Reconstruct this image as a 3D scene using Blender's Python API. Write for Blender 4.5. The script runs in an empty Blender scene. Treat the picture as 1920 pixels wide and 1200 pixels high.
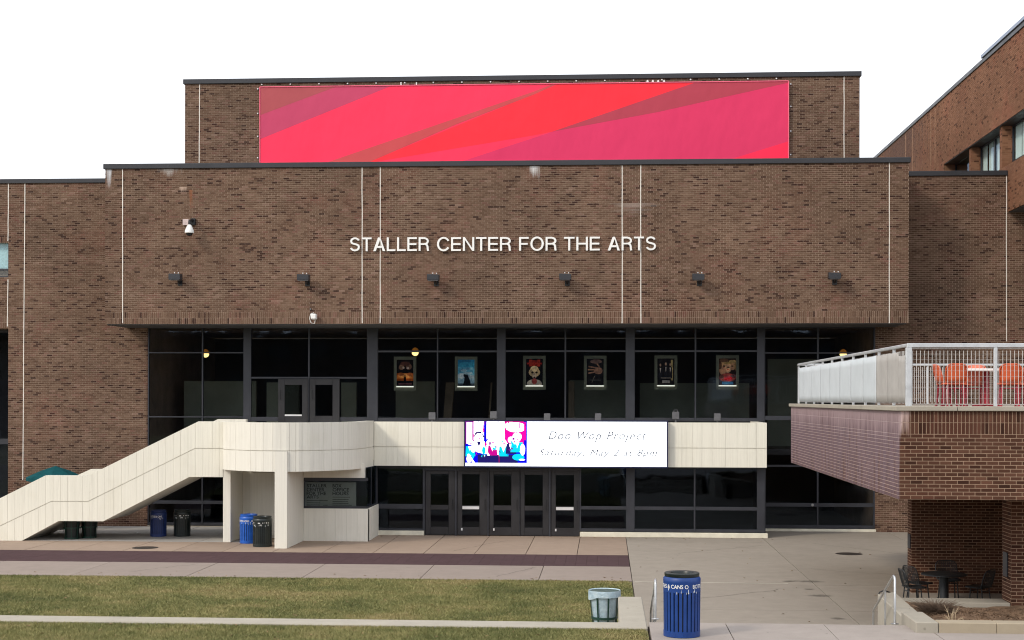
import bpy, bmesh, math, random
import numpy as np
from mathutils import Matrix, Vector
random.seed(7)
rng = np.random.default_rng(7)
SC = bpy.context.scene
COL = SC.collection

# ------------------------------------------------------------------ camera, sky, sun, exposure
FOC, CAM_H = 2750.0, 4.6           # focal length in photo pixels, eye height above the plaza
YAW, ROLL = math.atan(176 / FOC), 0.0020
cam = bpy.data.cameras.new('camera')
cam.sensor_width = 36
cam.lens = FOC / 1920 * 36
cam.shift_y = 148 / 1920
cam.clip_start, cam.clip_end = 0.1, 3000
cam_o = bpy.data.objects.new('camera', cam)
COL.objects.link(cam_o)
cam_o.matrix_world = (Matrix.Translation((0, 0, CAM_H)) @ Matrix.Rotation(YAW, 4, 'Z')
                      @ Matrix.Rotation(math.pi / 2, 4, 'X') @ Matrix.Rotation(ROLL, 4, 'Z'))
SC.camera = cam_o

SUN_EL, SUN_AZ = math.radians(36), math.radians(230)     # azimuth clockwise from +Y: behind the camera, to its left
w = bpy.data.worlds.new('World')
SC.world = w
w.use_nodes = True
nt = w.node_tree
bg = nt.nodes['Background']
sky = nt.nodes.new('ShaderNodeTexSky')
sky.sky_type = 'NISHITA'
sky.sun_disc = False
sky.sun_elevation, sky.sun_rotation = SUN_EL, SUN_AZ
sky.air_density, sky.dust_density = 1.0, 2.0
mix = nt.nodes.new('ShaderNodeMix')
mix.data_type = 'RGBA'
mix.inputs[0].default_value = 0.82                        # thin bright cloud over the whole sky
mix.inputs[7].default_value = (12.2, 12.4, 12.9, 1)
nt.links.new(sky.outputs[0], mix.inputs[6])
nt.links.new(mix.outputs[2], bg.inputs[0])
bg.inputs[1].default_value = 0.10
sun = bpy.data.lights.new('sun', 'SUN')
sun.energy = 1.4
sun.angle = math.radians(10)
sun.color = (1.0, 0.90, 0.76)
sun_o = bpy.data.objects.new('sun', sun)
COL.objects.link(sun_o)
sd = Vector((math.sin(SUN_AZ) * math.cos(SUN_EL), math.cos(SUN_AZ) * math.cos(SUN_EL), math.sin(SUN_EL)))
sun_o.rotation_euler = sd.to_track_quat('Z', 'Y').to_euler()
sun_o.location = (-20, -20, 40)
SC.view_settings.view_transform = 'Standard'
SC.view_settings.look = 'None'
SC.view_settings.exposure = 0.36
SC.view_settings.gamma = 1
SC.view_settings.use_curve_mapping = False
SC.cycles.filter_width = 1.1
SC.cycles.max_bounces = 8
SC.cycles.transparent_max_bounces = 16

# ------------------------------------------------------------------ surveying: photo pixel -> point on a known plane
_F = (-math.sin(YAW), math.cos(YAW)); _R = (math.cos(YAW), math.sin(YAW))
def ray(px, py):
    a, b = (px - 960) / FOC, (748 - py) / FOC
    u = a * math.cos(ROLL) - b * math.sin(ROLL); v = b * math.cos(ROLL) + a * math.sin(ROLL)
    return (_F[0] + u * _R[0], _F[1] + u * _R[1], v)
def on_y(px, py, Y):
    d = ray(px, py); t = Y / d[1]
    return (d[0] * t, Y, CAM_H + d[2] * t)
def on_z(px, py, z):
    d = ray(px, py); t = (z - CAM_H) / d[2]
    return (d[0] * t, d[1] * t, z)
def on_x(px, py, X):
    d = ray(px, py); t = X / d[0]
    return (X, d[1] * t, CAM_H + d[2] * t)
def xs(px, Y, py=700): return on_y(px, py, Y)[0]
def zs(py, Y, px=960): return on_y(px, py, Y)[2]

# ------------------------------------------------------------------ materials
class NT:
    def __init__(s, name):
        s.m = bpy.data.materials.new(name); s.m.use_nodes = True
        s.t = s.m.node_tree; s.n = s.t.nodes; s.l = s.t.links
        s.b = s.n['Principled BSDF']; s.out = s.n['Material Output']
    def node(s, typ, **kw):
        x = s.n.new(typ)
        for k, v in kw.items(): setattr(x, k, v)
        return x
    def link(s, a, b): s.l.new(a, b)
    def pos(s): return s.node('ShaderNodeNewGeometry').outputs['Position']
    def noise(s, scale, detail=4, rough=.6, vec=None, stretch=None):
        x = s.node('ShaderNodeTexNoise'); x.inputs['Scale'].default_value = scale
        x.inputs['Detail'].default_value = detail; x.inputs['Roughness'].default_value = rough
        v = vec or s.pos()
        if stretch:
            mp = s.node('ShaderNodeMapping'); mp.inputs['Scale'].default_value = stretch
            s.link(v, mp.inputs['Vector']); v = mp.outputs[0]
        s.link(v, x.inputs['Vector'])
        return x.outputs['Fac']
    def math(s, op, a, b=None, c=None, clamp=False):
        x = s.node('ShaderNodeMath', operation=op, use_clamp=clamp)
        for i, v in enumerate((a, b, c)):
            if v is None: continue
            if isinstance(v, (int, float)): x.inputs[i].default_value = v
            else: s.link(v, x.inputs[i])
        return x.outputs[0]
    def rng(s, v, a, b, c=0., d=1.):
        x = s.node('ShaderNodeMapRange'); s.link(v, x.inputs[0])
        for i, k in enumerate((a, b, c, d)): x.inputs[i + 1].default_value = k
        return x.outputs[0]
    def mix(s, f, a, b, mode='MIX'):
        x = s.node('ShaderNodeMix', data_type='RGBA', blend_type=mode)
        for i, v in ((0, f), (6, a), (7, b)):
            if isinstance(v, (int, float)): x.inputs[i].default_value = v
            elif isinstance(v, tuple): x.inputs[i].default_value = (*v[:3], 1)
            else: s.link(v, x.inputs[i])
        return x.outputs[2]
    def ramp(s, f, stops, mode='LINEAR'):
        x = s.node('ShaderNodeValToRGB'); x.color_ramp.interpolation = mode
        e = x.color_ramp.elements
        while len(e) < len(stops): e.new(.5)
        for k, (p, c) in enumerate(stops): e[k].position = p; e[k].color = (*c, 1)
        s.link(f, x.inputs[0]); return x.outputs[0]
    def bump(s, h, strength=.3, dist=.01):
        x = s.node('ShaderNodeBump'); x.inputs['Strength'].default_value = strength; x.inputs['Distance'].default_value = dist
        s.link(h, x.inputs['Height']); s.link(x.outputs[0], s.b.inputs['Normal'])
    def color(s, c): s.link(c, s.b.inputs['Base Color'])
    def set(s, **kw):
        for k, v in kw.items(): s.b.inputs[k.replace('_', ' ')].default_value = v
        return s

def simple(name, col, rough=.6, metal=0., var=.18, scale=3., bump=0.):
    n = NT(name)
    f = n.noise(scale, 5)
    a = tuple(c * (1 - var) for c in col); b = tuple(min(1, c * (1 + var)) for c in col)
    n.color(n.mix(n.rng(f, .3, .7), a, b))
    n.set(Roughness=rough, Metallic=metal)
    n.link(n.rng(f, .3, .7, max(0, rough - .08), min(1, rough + .08)), n.b.inputs['Roughness'])
    if rough >= .75: n.set(Specular_IOR_Level=.15)
    if bump: n.bump(n.noise(scale * 20, 3), bump, .01)
    return n.m

def rand_piece(n):
    """a random number per brick: per mesh island plus per object"""
    g = n.node('ShaderNodeNewGeometry'); o = n.node('ShaderNodeObjectInfo')
    r = n.math('ADD', g.outputs['Random Per Island'], o.outputs['Random'])
    return n.math('FRACT', n.math('MULTIPLY', r, 7.31))

def brick_mat(name, stops, stains=(), tint=(1, 1, 1), patch=.22):
    n = NT(name)
    c = n.ramp(rand_piece(n), stops)
    big = n.noise(.35, 4, .65)
    c = n.mix(n.rng(big, .3, .72), tuple((1 - patch) * t for t in tint), tuple((1 + patch) * t for t in tint), 'MULTIPLY') if False else c
    m = n.node('ShaderNodeMix', data_type='RGBA', blend_type='MULTIPLY'); m.inputs[0].default_value = 1
    n.link(c, m.inputs[6])
    n.link(n.ramp(big, [(.3, tuple((1 - patch) * t for t in tint)), (.7, tuple((1 + patch) * t for t in tint))]), m.inputs[7])
    c = m.outputs[2]
    red = n.noise(.9, 3, .6)
    m2 = n.node('ShaderNodeMix', data_type='RGBA', blend_type='MULTIPLY'); m2.inputs[7].default_value = (1.08, .90, .93, 1)
    n.link(n.rng(red, .52, .72, 0, .8), m2.inputs[0]); n.link(c, m2.inputs[6]); c = m2.outputs[2]
    c = add_stains(n, c, stains)
    n.color(c); n.set(Roughness=.9, Specular_IOR_Level=.12)
    n.bump(n.noise(60, 4), .35, .006)
    return n.m

def add_stains(n, c, stains):
    if not stains: return c
    sep = n.node('ShaderNodeSeparateXYZ'); n.link(n.pos(), sep.inputs[0])
    for (ax, u0, hw, z_top, length, col, amt, hor) in stains:
        u = sep.outputs[ax]
        d = n.math('ABSOLUTE', n.math('SUBTRACT', u, u0))
        streak = n.noise(1.0, 5, .7, stretch=(9, 9, .7) if not hor else (1, 1, 14))
        depth = n.math('SUBTRACT', z_top, sep.outputs[2])
        across = n.rng(d, hw, 0, 0, 1)
        down = n.rng(depth, length, 0, 0, 1)
        up = n.rng(depth, -.02, .01, 0, 1)
        f = n.math('MULTIPLY', n.math('MULTIPLY', across, down), up)
        f = n.math('MULTIPLY', n.rng(n.math('ADD', f, n.math('MULTIPLY', n.math('SUBTRACT', streak, .5), 1.6)), .25, .75), amt, clamp=True)
        f = n.math('MULTIPLY', f, n.math('MULTIPLY', n.rng(across, 0, .12), n.rng(down, 0, .1)))
        f = n.math('MULTIPLY', f, up)
        c = n.mix(f, c, col)
    return c

def mortar_mat(name, col, stains=()):
    n = NT(name)
    f = n.noise(1.2, 6, .7)
    c = n.mix(n.rng(f, .3, .7), tuple(v * .75 for v in col), tuple(v * 1.25 for v in col))
    n.color(add_stains(n, c, stains)); n.set(Roughness=.95, Specular_IOR_Level=.1)
    return n.m

def concrete_board(name, col):
    """board-marked white concrete: vertical grain, pour streaks and a little dirt"""
    n = NT(name)
    o = n.node('ShaderNodeObjectInfo').outputs['Random']
    g = n.noise(1, 5, .7, stretch=(22, 22, .5))
    l = n.noise(.8, 4)
    c = n.mix(n.rng(g, .3, .7), tuple(v * .93 for v in col), tuple(min(.9, v * 1.05) for v in col))
    c = n.mix(n.rng(l, .55, .75, 0, .35), c, (col[0] * .8, col[1] * .78, col[2] * .70))
    c = n.mix(n.rng(o, 0, 1, 0, .12), c, tuple(v * .80 for v in col))
    st = n.noise(1, 6, .75, stretch=(5, 5, .22)); c = n.mix(n.rng(st, .56, .72, 0, .30), c, (col[0] * .60, col[1] * .59, col[2] * .58))
    sp = n.noise(16, 3, .6); c = n.mix(n.rng(sp, .70, .76, 0, .35), c, tuple(v * .55 for v in col))
    n.color(c); n.set(Roughness=.85, Specular_IOR_Level=.2)
    n.bump(n.math('ADD', g, n.noise(40, 3)), .25, .008)
    return n.m

def paving_mat(name, col, stains_amt=.25, spots=()):
    n = NT(name)
    o = n.node('ShaderNodeObjectInfo').outputs['Random']
    a = n.noise(.45, 5, .65); b = n.noise(2.2, 6, .7); s = n.noise(90, 2, .5)
    c = n.mix(n.rng(b, .25, .75), tuple(v * .86 for v in col), tuple(v * 1.12 for v in col))
    c = n.mix(n.rng(a, .5, .75, 0, stains_amt), c, tuple(v * .62 for v in col))
    c = n.mix(n.rng(s, .35, .65, 0, .35), c, tuple(v * 1.25 for v in col))
    c = n.mix(n.rng(o, 0, 1, 0, .30), c, tuple(v * .72 for v in col))
    gm = n.noise(5.5, 2, .5); c = n.mix(n.rng(gm, .735, .76, 0, .55), c, tuple(v * .45 for v in col))
    if spots:
        sep = n.node('ShaderNodeSeparateXYZ'); n.link(n.pos(), sep.inputs[0]); e = n.noise(2.2, 6, .75)
        for (p, rx, ry) in spots:
            u = n.math('MULTIPLY', n.math('SUBTRACT', sep.outputs[0], p[0]), 1 / rx); v = n.math('MULTIPLY', n.math('SUBTRACT', sep.outputs[1], p[1]), 1 / ry)
            d = n.math('SQRT', n.math('ADD', n.math('MULTIPLY', u, u), n.math('MULTIPLY', v, v)))
            c = n.mix(n.rng(n.math('ADD', d, n.math('MULTIPLY', n.math('SUBTRACT', e, .5), 2.2)), .95, .35, 0, .75), c, tuple(v_ * .30 for v_ in col))
    n.color(c); n.set(Roughness=.92, Specular_IOR_Level=.15)
    n.bump(s, .25, .004)
    return n.m

def glass_mat(name, tint, wav=.012, ior=1.45):
    n = NT(name)
    tr = n.node('ShaderNodeBsdfTransparent'); tr.inputs[0].default_value = (*tint, 1)
    gl = n.node('ShaderNodeBsdfGlossy'); gl.inputs['Roughness'].default_value = .02; gl.inputs[0].default_value = (.62, .78, 1, 1)
    fr = n.node('ShaderNodeFresnel'); fr.inputs[0].default_value = ior
    o = n.node('ShaderNodeObjectInfo').outputs['Random']
    bp = n.node('ShaderNodeBump'); bp.inputs['Strength'].default_value = .25; bp.inputs['Distance'].default_value = wav
    n.link(n.noise(.9, 2), bp.inputs['Height']); n.link(bp.outputs[0], gl.inputs['Normal'])
    mx = n.node('ShaderNodeMixShader')
    bf = n.node('ShaderNodeNewGeometry').outputs['Backfacing']
    n.link(n.math('MULTIPLY', fr.outputs[0], n.math('SUBTRACT', 1.0, bf)), mx.inputs[0]); n.link(tr.outputs[0], mx.inputs[1]); n.link(gl.outputs[0], mx.inputs[2])
    n.link(mx.outputs[0], n.out.inputs[0])
    return n.m

def print_mat(name, emit=0., rough=.5, mottle=False, ripple=False):
    n = NT(name)
    a = n.node('ShaderNodeAttribute', attribute_name='ink')
    col = a.outputs['Color']
    if mottle:
        f1 = n.noise(7, 5, .7); f2 = n.noise(2.2, 2)
        mm = n.node('ShaderNodeMix', data_type='RGBA', blend_type='MULTIPLY'); mm.inputs[0].default_value = 1; n.link(col, mm.inputs[6])
        n.link(n.ramp(n.math('MULTIPLY', f1, n.math('ADD', f2, .5)), [(.25, (.25, .27, .33)), (.5, (.85, .8, .75)), (.72, (1.7, 1.5, 1.2))]), mm.inputs[7]); col = mm.outputs[2]
    if ripple: n.bump(n.noise(.7, 3, .5, stretch=(1, 1, .6)), .5, .18)
    n.link(col, n.b.inputs['Base Color'])
    if emit:
        n.link(col, n.b.inputs['Emission Color']); n.b.inputs['Emission Strength'].default_value = emit
    n.set(Roughness=rough, Specular_IOR_Level=.08)
    return n.m

def emit_mat(name, col, s):
    n = NT(name); n.set(Base_Color=(*col, 1), Emission_Color=(*col, 1), Emission_Strength=s)
    return n.m

STAINS_MAIN = [
    (0, -17.08, .20, 12.47, 1.1, (.62, .63, .66), .85, False),
    (0, -15.0, .6, 12.47, .35, (.5, .48, .46), .55, False),
    (0, -2.45, .27, 12.47, .62, (.66, .66, .66), .9, False),
    (0, -14.22, .14, 11.75, 1.15, (.30, .11, .05), .7, False),
    (0, -14.5, .22, 11.85, .22, (.6, .45, .36), .7, False),
    (0, .9, 1.1, 11.2, .55, (.42, .36, .33), .35, True)]
STAINS_TERR = [
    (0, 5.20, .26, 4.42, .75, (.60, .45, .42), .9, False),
    (0, 5.158, .07, 4.45, 5.0, (.205, .150, .180), .66, False)]  # whole left face: efflorescence and blue sky light painted as one purple-grey
STAINS_SKYTINT_TERR_M = STAINS_TERR[:1] + [(0, 5.158, .07, 4.45, 5.0, (.42, .34, .36), .7, False)]  # paler mix of the same efflorescence and sky tint for the mortar
B_MAIN = [(0, (.040, .021, .016)), (.07, (.060, .031, .022)), (.11, (.098, .057, .038)), (.40, (.124, .075, .051)), (.68, (.141, .088, .060)),
          (.86, (.158, .100, .070)), (.95, (.136, .070, .052)), (1, (.20, .13, .098))]
B_TERR = [(0, (.040, .018, .012)), (.05, (.052, .023, .015)), (.10, (.068, .031, .020)), (.5, (.083, .038, .0245)), (.85, (.098, .046, .030)), (1, (.125, .06, .039))]
DARK_PATCH_H = [(1, 70.5, 9.0, 17.1, 12.0, (.085, .052, .046), .75, False)]  # broad streaked area of darker purple-brown on the far part of the face
M = {}
M['brick'] = brick_mat('brown_brick', B_MAIN, STAINS_MAIN)
M['mortar'] = mortar_mat('tan_mortar', (.40, .295, .225), STAINS_MAIN)
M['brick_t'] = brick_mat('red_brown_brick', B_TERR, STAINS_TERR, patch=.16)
M['mortar_t'] = mortar_mat('light_mortar', (.37, .255, .178), STAINS_SKYTINT_TERR_M)
M['brick_h'] = brick_mat('orange_brown_brick', [(0, (.07, .032, .02)), (.06, (.11, .052, .03)), (.1, (.19, .094, .055)), (.6, (.215, .105, .062)), (1, (.25, .125, .075))], DARK_PATCH_H, patch=.16)
M['mortar_h'] = mortar_mat('orange_mortar', (.24, .135, .085))
M['coping'] = simple('charcoal_metal', (.036, .037, .043), .45, .3, .15, 1.5)
M['coping_l'] = simple('grey_metal_flashing', (.22, .26, .34), .4, .6, .1, 1.5)
M['frame'] = simple('dark_bronze_frame', (.042, .044, .054), .45, .3, .15, 2.)
M['door'] = simple('dark_bronze_door', (.032, .031, .034), .4, .3, .15, 2.)
M['glass'] = glass_mat('dark_tinted_glass', (.62, .64, .66))
M['glass_c'] = glass_mat('clear_glass', (.86, .9, .9))
M['glass_t'] = glass_mat('office_glass', (.9, .94, .94), ior=1.12)
M['joint'] = simple('white_sealant', (.78, .74, .68), .7, 0, .1, 4)
M['conc'] = concrete_board('white_board_concrete', (.77, .745, .665))
M['conc_core'] = concrete_board('white_concrete', (.73, .70, .62))
M['conc_y'] = concrete_board('cream_board_concrete', (.79, .765, .665))
M['sill'] = simple('cream_concrete_sill', (.72, .68, .56), .8, 0, .14, 2, .2)
M['plaza_p'] = paving_mat('pinkish_paving', (.315, .240, .185))
M['plaza_g'] = paving_mat('grey_paving', (.300, .264, .222), .35, spots=[(on_z(1512, 1090, 0), .55, .26), (on_z(1536, 1117, 0), .42, .26), (on_z(1517, 1105, 0), .16, .2), (on_z(1572, 1160, 0), .18, .2), (on_z(1480, 1090, 0), .25, .15)])
M['plaza_l'] = paving_mat('light_paving', (.290, .240, .208), .15)
M['apron'] = paving_mat('grey_apron', (.36, .345, .325), .4)
M['land'] = paving_mat('landing_concrete', (.315, .278, .252), .2)
M['paver'] = paving_mat('maroon_pavers', (.075, .043, .046), .3)
M['joint_d'] = simple('dark_joint', (.075, .058, .05), .95, 0, .3, 5)
M['curb'] = paving_mat('curb_concrete', (.365, .335, .28), .2)
M['curb_y'] = paving_mat('yellowed_concrete', (.36, .305, .225), .4)
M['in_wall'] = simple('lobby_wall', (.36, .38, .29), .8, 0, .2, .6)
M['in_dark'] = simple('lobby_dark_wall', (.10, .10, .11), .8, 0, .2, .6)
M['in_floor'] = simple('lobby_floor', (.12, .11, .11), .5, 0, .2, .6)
M['in_wood'] = simple('lobby_wood', (.36, .27, .17), .6, 0, .2, 2)
M['soffit'] = simple('soffit_grey', (.10, .098, .10), .8, 0, .2, 1)
M['black'] = simple('black_powder_coat', (.012, .013, .015), .4, 0, .2, 4)
M['black_green'] = simple('black_green_coat', (.010, .016, .016), .4, 0, .2, 4)
M['blue'] = simple('blue_powder_coat', (.003, .040, .205), .45, 0, .12, 5)
M['blue_b'] = simple('bright_blue_coat', (.012, .10, .46), .35, 0, .12, 5)
M['navy'] = simple('navy_bin_coat', (.012, .030, .13), .4, 0, .15, 5)
M['green_d'] = simple('dark_green_coat', (.008, .040, .028), .4, 0, .2, 4)
M['white'] = simple('white_paint', (.80, .80, .78), .5, 0, .05, 3)
M['letter'] = simple('white_sign_letter', (.86, .86, .84), .45, 0, .03, 3)
M['steel'] = simple('galvanised_steel', (.55, .56, .57), .35, .85, .12, 8)
M['rail_w'] = simple('pale_grey_rail_paint', (.58, .60, .62), .4, .35, .12, 4)
M['wire'] = simple('pale_wire', (.62, .60, .58), .4, .2, .1, 5)
def sheer(m, a):
    m.node_tree.nodes['Principled BSDF'].inputs['Alpha'].default_value = a; return m
M['screen'] = simple('white_mesh_fabric', (.56, .60, .63), .9, 0, .05, 2, .15)
M['screen_o'] = simple('old_mesh_fabric', (.44, .42, .40), .9, 0, .1, 3, .15)
sheer(M['screen'], .93); sheer(M['screen_o'], .86)
M['orange'] = simple('faded_orange_plastic', (.60, .105, .035), .5, 0, .15, 6)
M['salmon'] = simple('salmon_plastic', (.66, .18, .11), .5, 0, .12, 6)
M['red_leg'] = simple('red_leg_paint', (.32, .018, .035), .45, 0, .2, 6)
M['table_w'] = simple('white_table_top', (.85, .84, .82), .4, 0, .04, 4)
M['chair_b'] = simple('black_chair_metal', (.020, .024, .028), .45, .2, .2, 5)
M['umb'] = simple('teal_canvas', (.006, .072, .082), .85, 0, .2, 3)
M['soil'] = simple('brown_mulch', (.175, .115, .075), .95, 0, .45, 5, .8)
M['twig'] = simple('dry_twig', (.12, .085, .062), .9, 0, .3, 9)
M['twig_p'] = simple('pale_dead_stem', (.42, .33, .22), .9, 0, .2, 9)
M['iron'] = simple('rusty_iron', (.032, .023, .018), .7, .3, .3, 8)
M['print'] = print_mat('printed_ink')
M['print_p'] = print_mat('backlit_poster', .5, .4, mottle=True)
M['banner'] = print_mat('vinyl_banner', 0, .55, ripple=True)
M['led'] = print_mat('led_screen', 1.35, .6)
M['lamp'] = emit_mat('warm_bulb', (1, .66, .22), 4.0)
M['shade'] = emit_mat('ceiling_glow_amber', (.75, .26, .03), .28)  # emission stands in for the lamp's orange glow on the ceiling
M['case'] = simple('poster_case_metal', (.40, .39, .26), .5, .1, .12, 6)
M['strip'] = emit_mat('poster_light_strip', (.9, .86, .72), 1.6)
M['plate'] = simple('aluminium_plate', (.72, .72, .73), .35, .2, .05, 6)
M['grey_box'] = simple('grey_fixture', (.13, .13, .14), .5, .1, .1, 6)
n_ = NT('translucent_bag'); n_.set(Base_Color=(.47, .60, .68, 1), Roughness=.35)
n_.link(n_.rng(n_.noise(6, 4, .7), .3, .7, .72, .94), n_.b.inputs['Alpha'])
n_.color(n_.mix(n_.rng(n_.noise(9, 4, .7), .3, .7), (.36, .50, .60), (.58, .70, .76))); n_.bump(n_.noise(14, 4), .6, .03)
M['bag'] = n_.m
n_ = NT('lawn_soil')
c_ = n_.ramp(n_.noise(.33, 6, .72), [(.34, (.095, .105, .045)), (.5, (.15, .15, .064)), (.62, (.23, .195, .095)), (.76, (.22, .155, .09))])
n_.color(c_); n_.set(Roughness=.95, Specular_IOR_Level=.1); n_.bump(n_.noise(50, 3), .8, .02)
M['lawn'] = n_.m
n_ = NT('grass_blade')
r_ = n_.node('ShaderNodeNewGeometry').outputs['Random Per Island']
base_ = n_.ramp(n_.noise(.33, 6, .72), [(.34, (.080, .098, .040)), (.44, (.150, .160, .062)), (.52, (.25, .235, .098)), (.62, (.37, .30, .15)), (.74, (.32, .22, .13))])
c_ = n_.mix(.38, base_, n_.ramp(r_, [(0, (.075, .095, .035)), (.5, (.19, .20, .07)), (.8, (.34, .30, .13)), (1, (.52, .45, .24))]))
n_.color(c_); n_.set(Roughness=.85, Specular_IOR_Level=.12)
M['grass'] = n_.m

# ------------------------------------------------------------------ mesh building
class MB:
    def __init__(s): s.v = []; s.f = []; s.c = []
    def add(s, vs, fs, col=None):
        o = len(s.v); s.v += [tuple(p) for p in vs]; s.f += [tuple(i + o for i in f) for f in fs]
        s.c += [col] * len(fs); return s
    def box(s, x0, x1, y0, y1, z0, z1, col=None):
        if x0 > x1: x0, x1 = x1, x0
        if y0 > y1: y0, y1 = y1, y0
        if z0 > z1: z0, z1 = z1, z0
        return s.add([(x0, y0, z0), (x1, y0, z0), (x1, y1, z0), (x0, y1, z0), (x0, y0, z1), (x1, y0, z1), (x1, y1, z1), (x0, y1, z1)],
                     [(0, 3, 2, 1), (4, 5, 6, 7), (0, 1, 5, 4), (1, 2, 6, 5), (2, 3, 7, 6), (3, 0, 4, 7)], col)
    def prism_y(s, poly, y0, y1, col=None):
        """polygon in the X-Z plane (anticlockwise seen from -Y), pushed from y0 back to y1"""
        n = len(poly)
        vs = [(x, y0, z) for x, z in poly] + [(x, y1, z) for x, z in poly]
        fs = [tuple(range(n)), tuple(range(2 * n - 1, n - 1, -1))] + [(i, i + n, (i + 1) % n + n, (i + 1) % n) for i in range(n)]
        return s.add(vs, fs, col)
    def prism_z(s, poly, z0, z1, col=None):
        n = len(poly)
        vs = [(x, y, z0) for x, y in poly] + [(x, y, z1) for x, y in poly]
        fs = [tuple(range(n - 1, -1, -1)), tuple(range(n, 2 * n))] + [(i, (i + 1) % n, (i + 1) % n + n, i + n) for i in range(n)]
        return s.add(vs, fs, col)
    def tube(s, path, r, n=8, closed=False, cap=True, col=None):
        P = [Vector(p) for p in path]; m = len(P); rings = []
        rr = r if isinstance(r, (list, tuple)) else [r] * m
        up = Vector((0, 0, 1)); prev = None
        for i in range(m):
            a = P[(i - 1) % m] if (closed or i > 0) else P[i]; b = P[(i + 1) % m] if (closed or i < m - 1) else P[i]
            t = (b - a).normalized()
            q = prev if prev is not None else (up if abs(t.z) < .95 else Vector((1, 0, 0)))
            x = t.cross(q)
            if x.length < 1e-5: x = t.cross(Vector((0, 1, 0)))
            x.normalize(); y = x.cross(t).normalized(); prev = y
            rings.append([P[i] + (x * math.cos(2 * math.pi * k / n) + y * math.sin(2 * math.pi * k / n)) * rr[i] for k in range(n)])
        vs = [p for g in rings for p in g]; fs = []
        for i in range(m if closed else m - 1):
            j = (i + 1) % m
            for k in range(n): fs.append((i * n + k, i * n + (k + 1) % n, j * n + (k + 1) % n, j * n + k))
        if cap and not closed: fs += [tuple(range(n - 1, -1, -1)), tuple(range((m - 1) * n, m * n))]
        return s.add(vs, fs, col)
    def lathe(s, prof, n=32, cx=0, cy=0, col=None, a0=0):
        vs = []; fs = []; m = len(prof)
        for r, z in prof:
            for k in range(n):
                a = 2 * math.pi * k / n + a0; vs.append((cx + r * math.cos(a), cy + r * math.sin(a), z))
        for i in range(m - 1):
            for k in range(n): fs.append((i * n + k, i * n + (k + 1) % n, (i + 1) * n + (k + 1) % n, (i + 1) * n + k))
        if prof[0][0] > 1e-6: fs.append(tuple(range(n - 1, -1, -1)))
        if prof[-1][0] > 1e-6: fs.append(tuple(range((m - 1) * n, m * n)))
        return s.add(vs, fs, col)
    def poly(s, pts, col=None): return s.add(pts, [tuple(range(len(pts)))], col)
    def mesh(s, name):
        me = bpy.data.meshes.new(name); me.from_pydata(s.v, [], s.f)
        if any(c is not None for c in s.c):
            at = me.attributes.new('ink', 'FLOAT_COLOR', 'FACE')
            flat = []
            for c in s.c: flat += [*(c or (.5, .5, .5)), 1]
            at.data.foreach_set('color', flat)
        me.update(); return me
    def build(s, name, mat, parent=None, bevel=0, smooth=False):
        return link_mesh(name, s.mesh(name), mat, parent, bevel, smooth)

def link_mesh(name, me, mat, parent=None, bevel=0, smooth=False):
    o = bpy.data.objects.new(name, me)
    if mat is not None and not me.materials: me.materials.append(mat)
    COL.objects.link(o)
    if parent: hang(o, parent)
    if smooth:
        me.polygons.foreach_set('use_smooth', [True] * len(me.polygons))
        try: me.set_sharp_from_angle(angle=math.radians(40))
        except Exception: pass
    if bevel:
        b = o.modifiers.new('soft_edges', 'BEVEL'); b.width = bevel; b.segments = 1; b.limit_method = 'ANGLE'
    return o

def hang(o, parent):
    """parent a child whose mesh is written in world coordinates (or in its root's own coordinates while the root stands at the origin)"""
    o.parent = parent
    if parent.type == 'EMPTY': o.matrix_parent_inverse = Matrix.Translation(-Vector(parent.location))

def tag(o, label=None, cat=None, group=None, kind=None):
    if label: o['label'] = label
    if cat: o['category'] = cat
    if group: o['group'] = group
    if kind: o['kind'] = kind
    return o
def thing(name, label, cat, loc=(0, 0, 0), group=None):
    o = bpy.data.objects.new(name, None); COL.objects.link(o); o.location = loc; o.empty_display_size = .3
    return tag(o, label, cat, group)
def copy_thing(root, loc, rz=0, label=None, group=None, scale=None):
    def rec(o, parent):
        c = o.copy(); COL.objects.link(c); c.parent = parent
        for ch in list(o.children): rec(ch, c)
        return c
    c = root.copy(); COL.objects.link(c)
    kids = list(root.children)
    for ch in kids: rec(ch, c)
    c.location = loc; c.rotation_euler = (0, 0, rz)
    if scale: c.scale = scale
    if label: c['label'] = label
    if group: c['group'] = group
    return c

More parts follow.
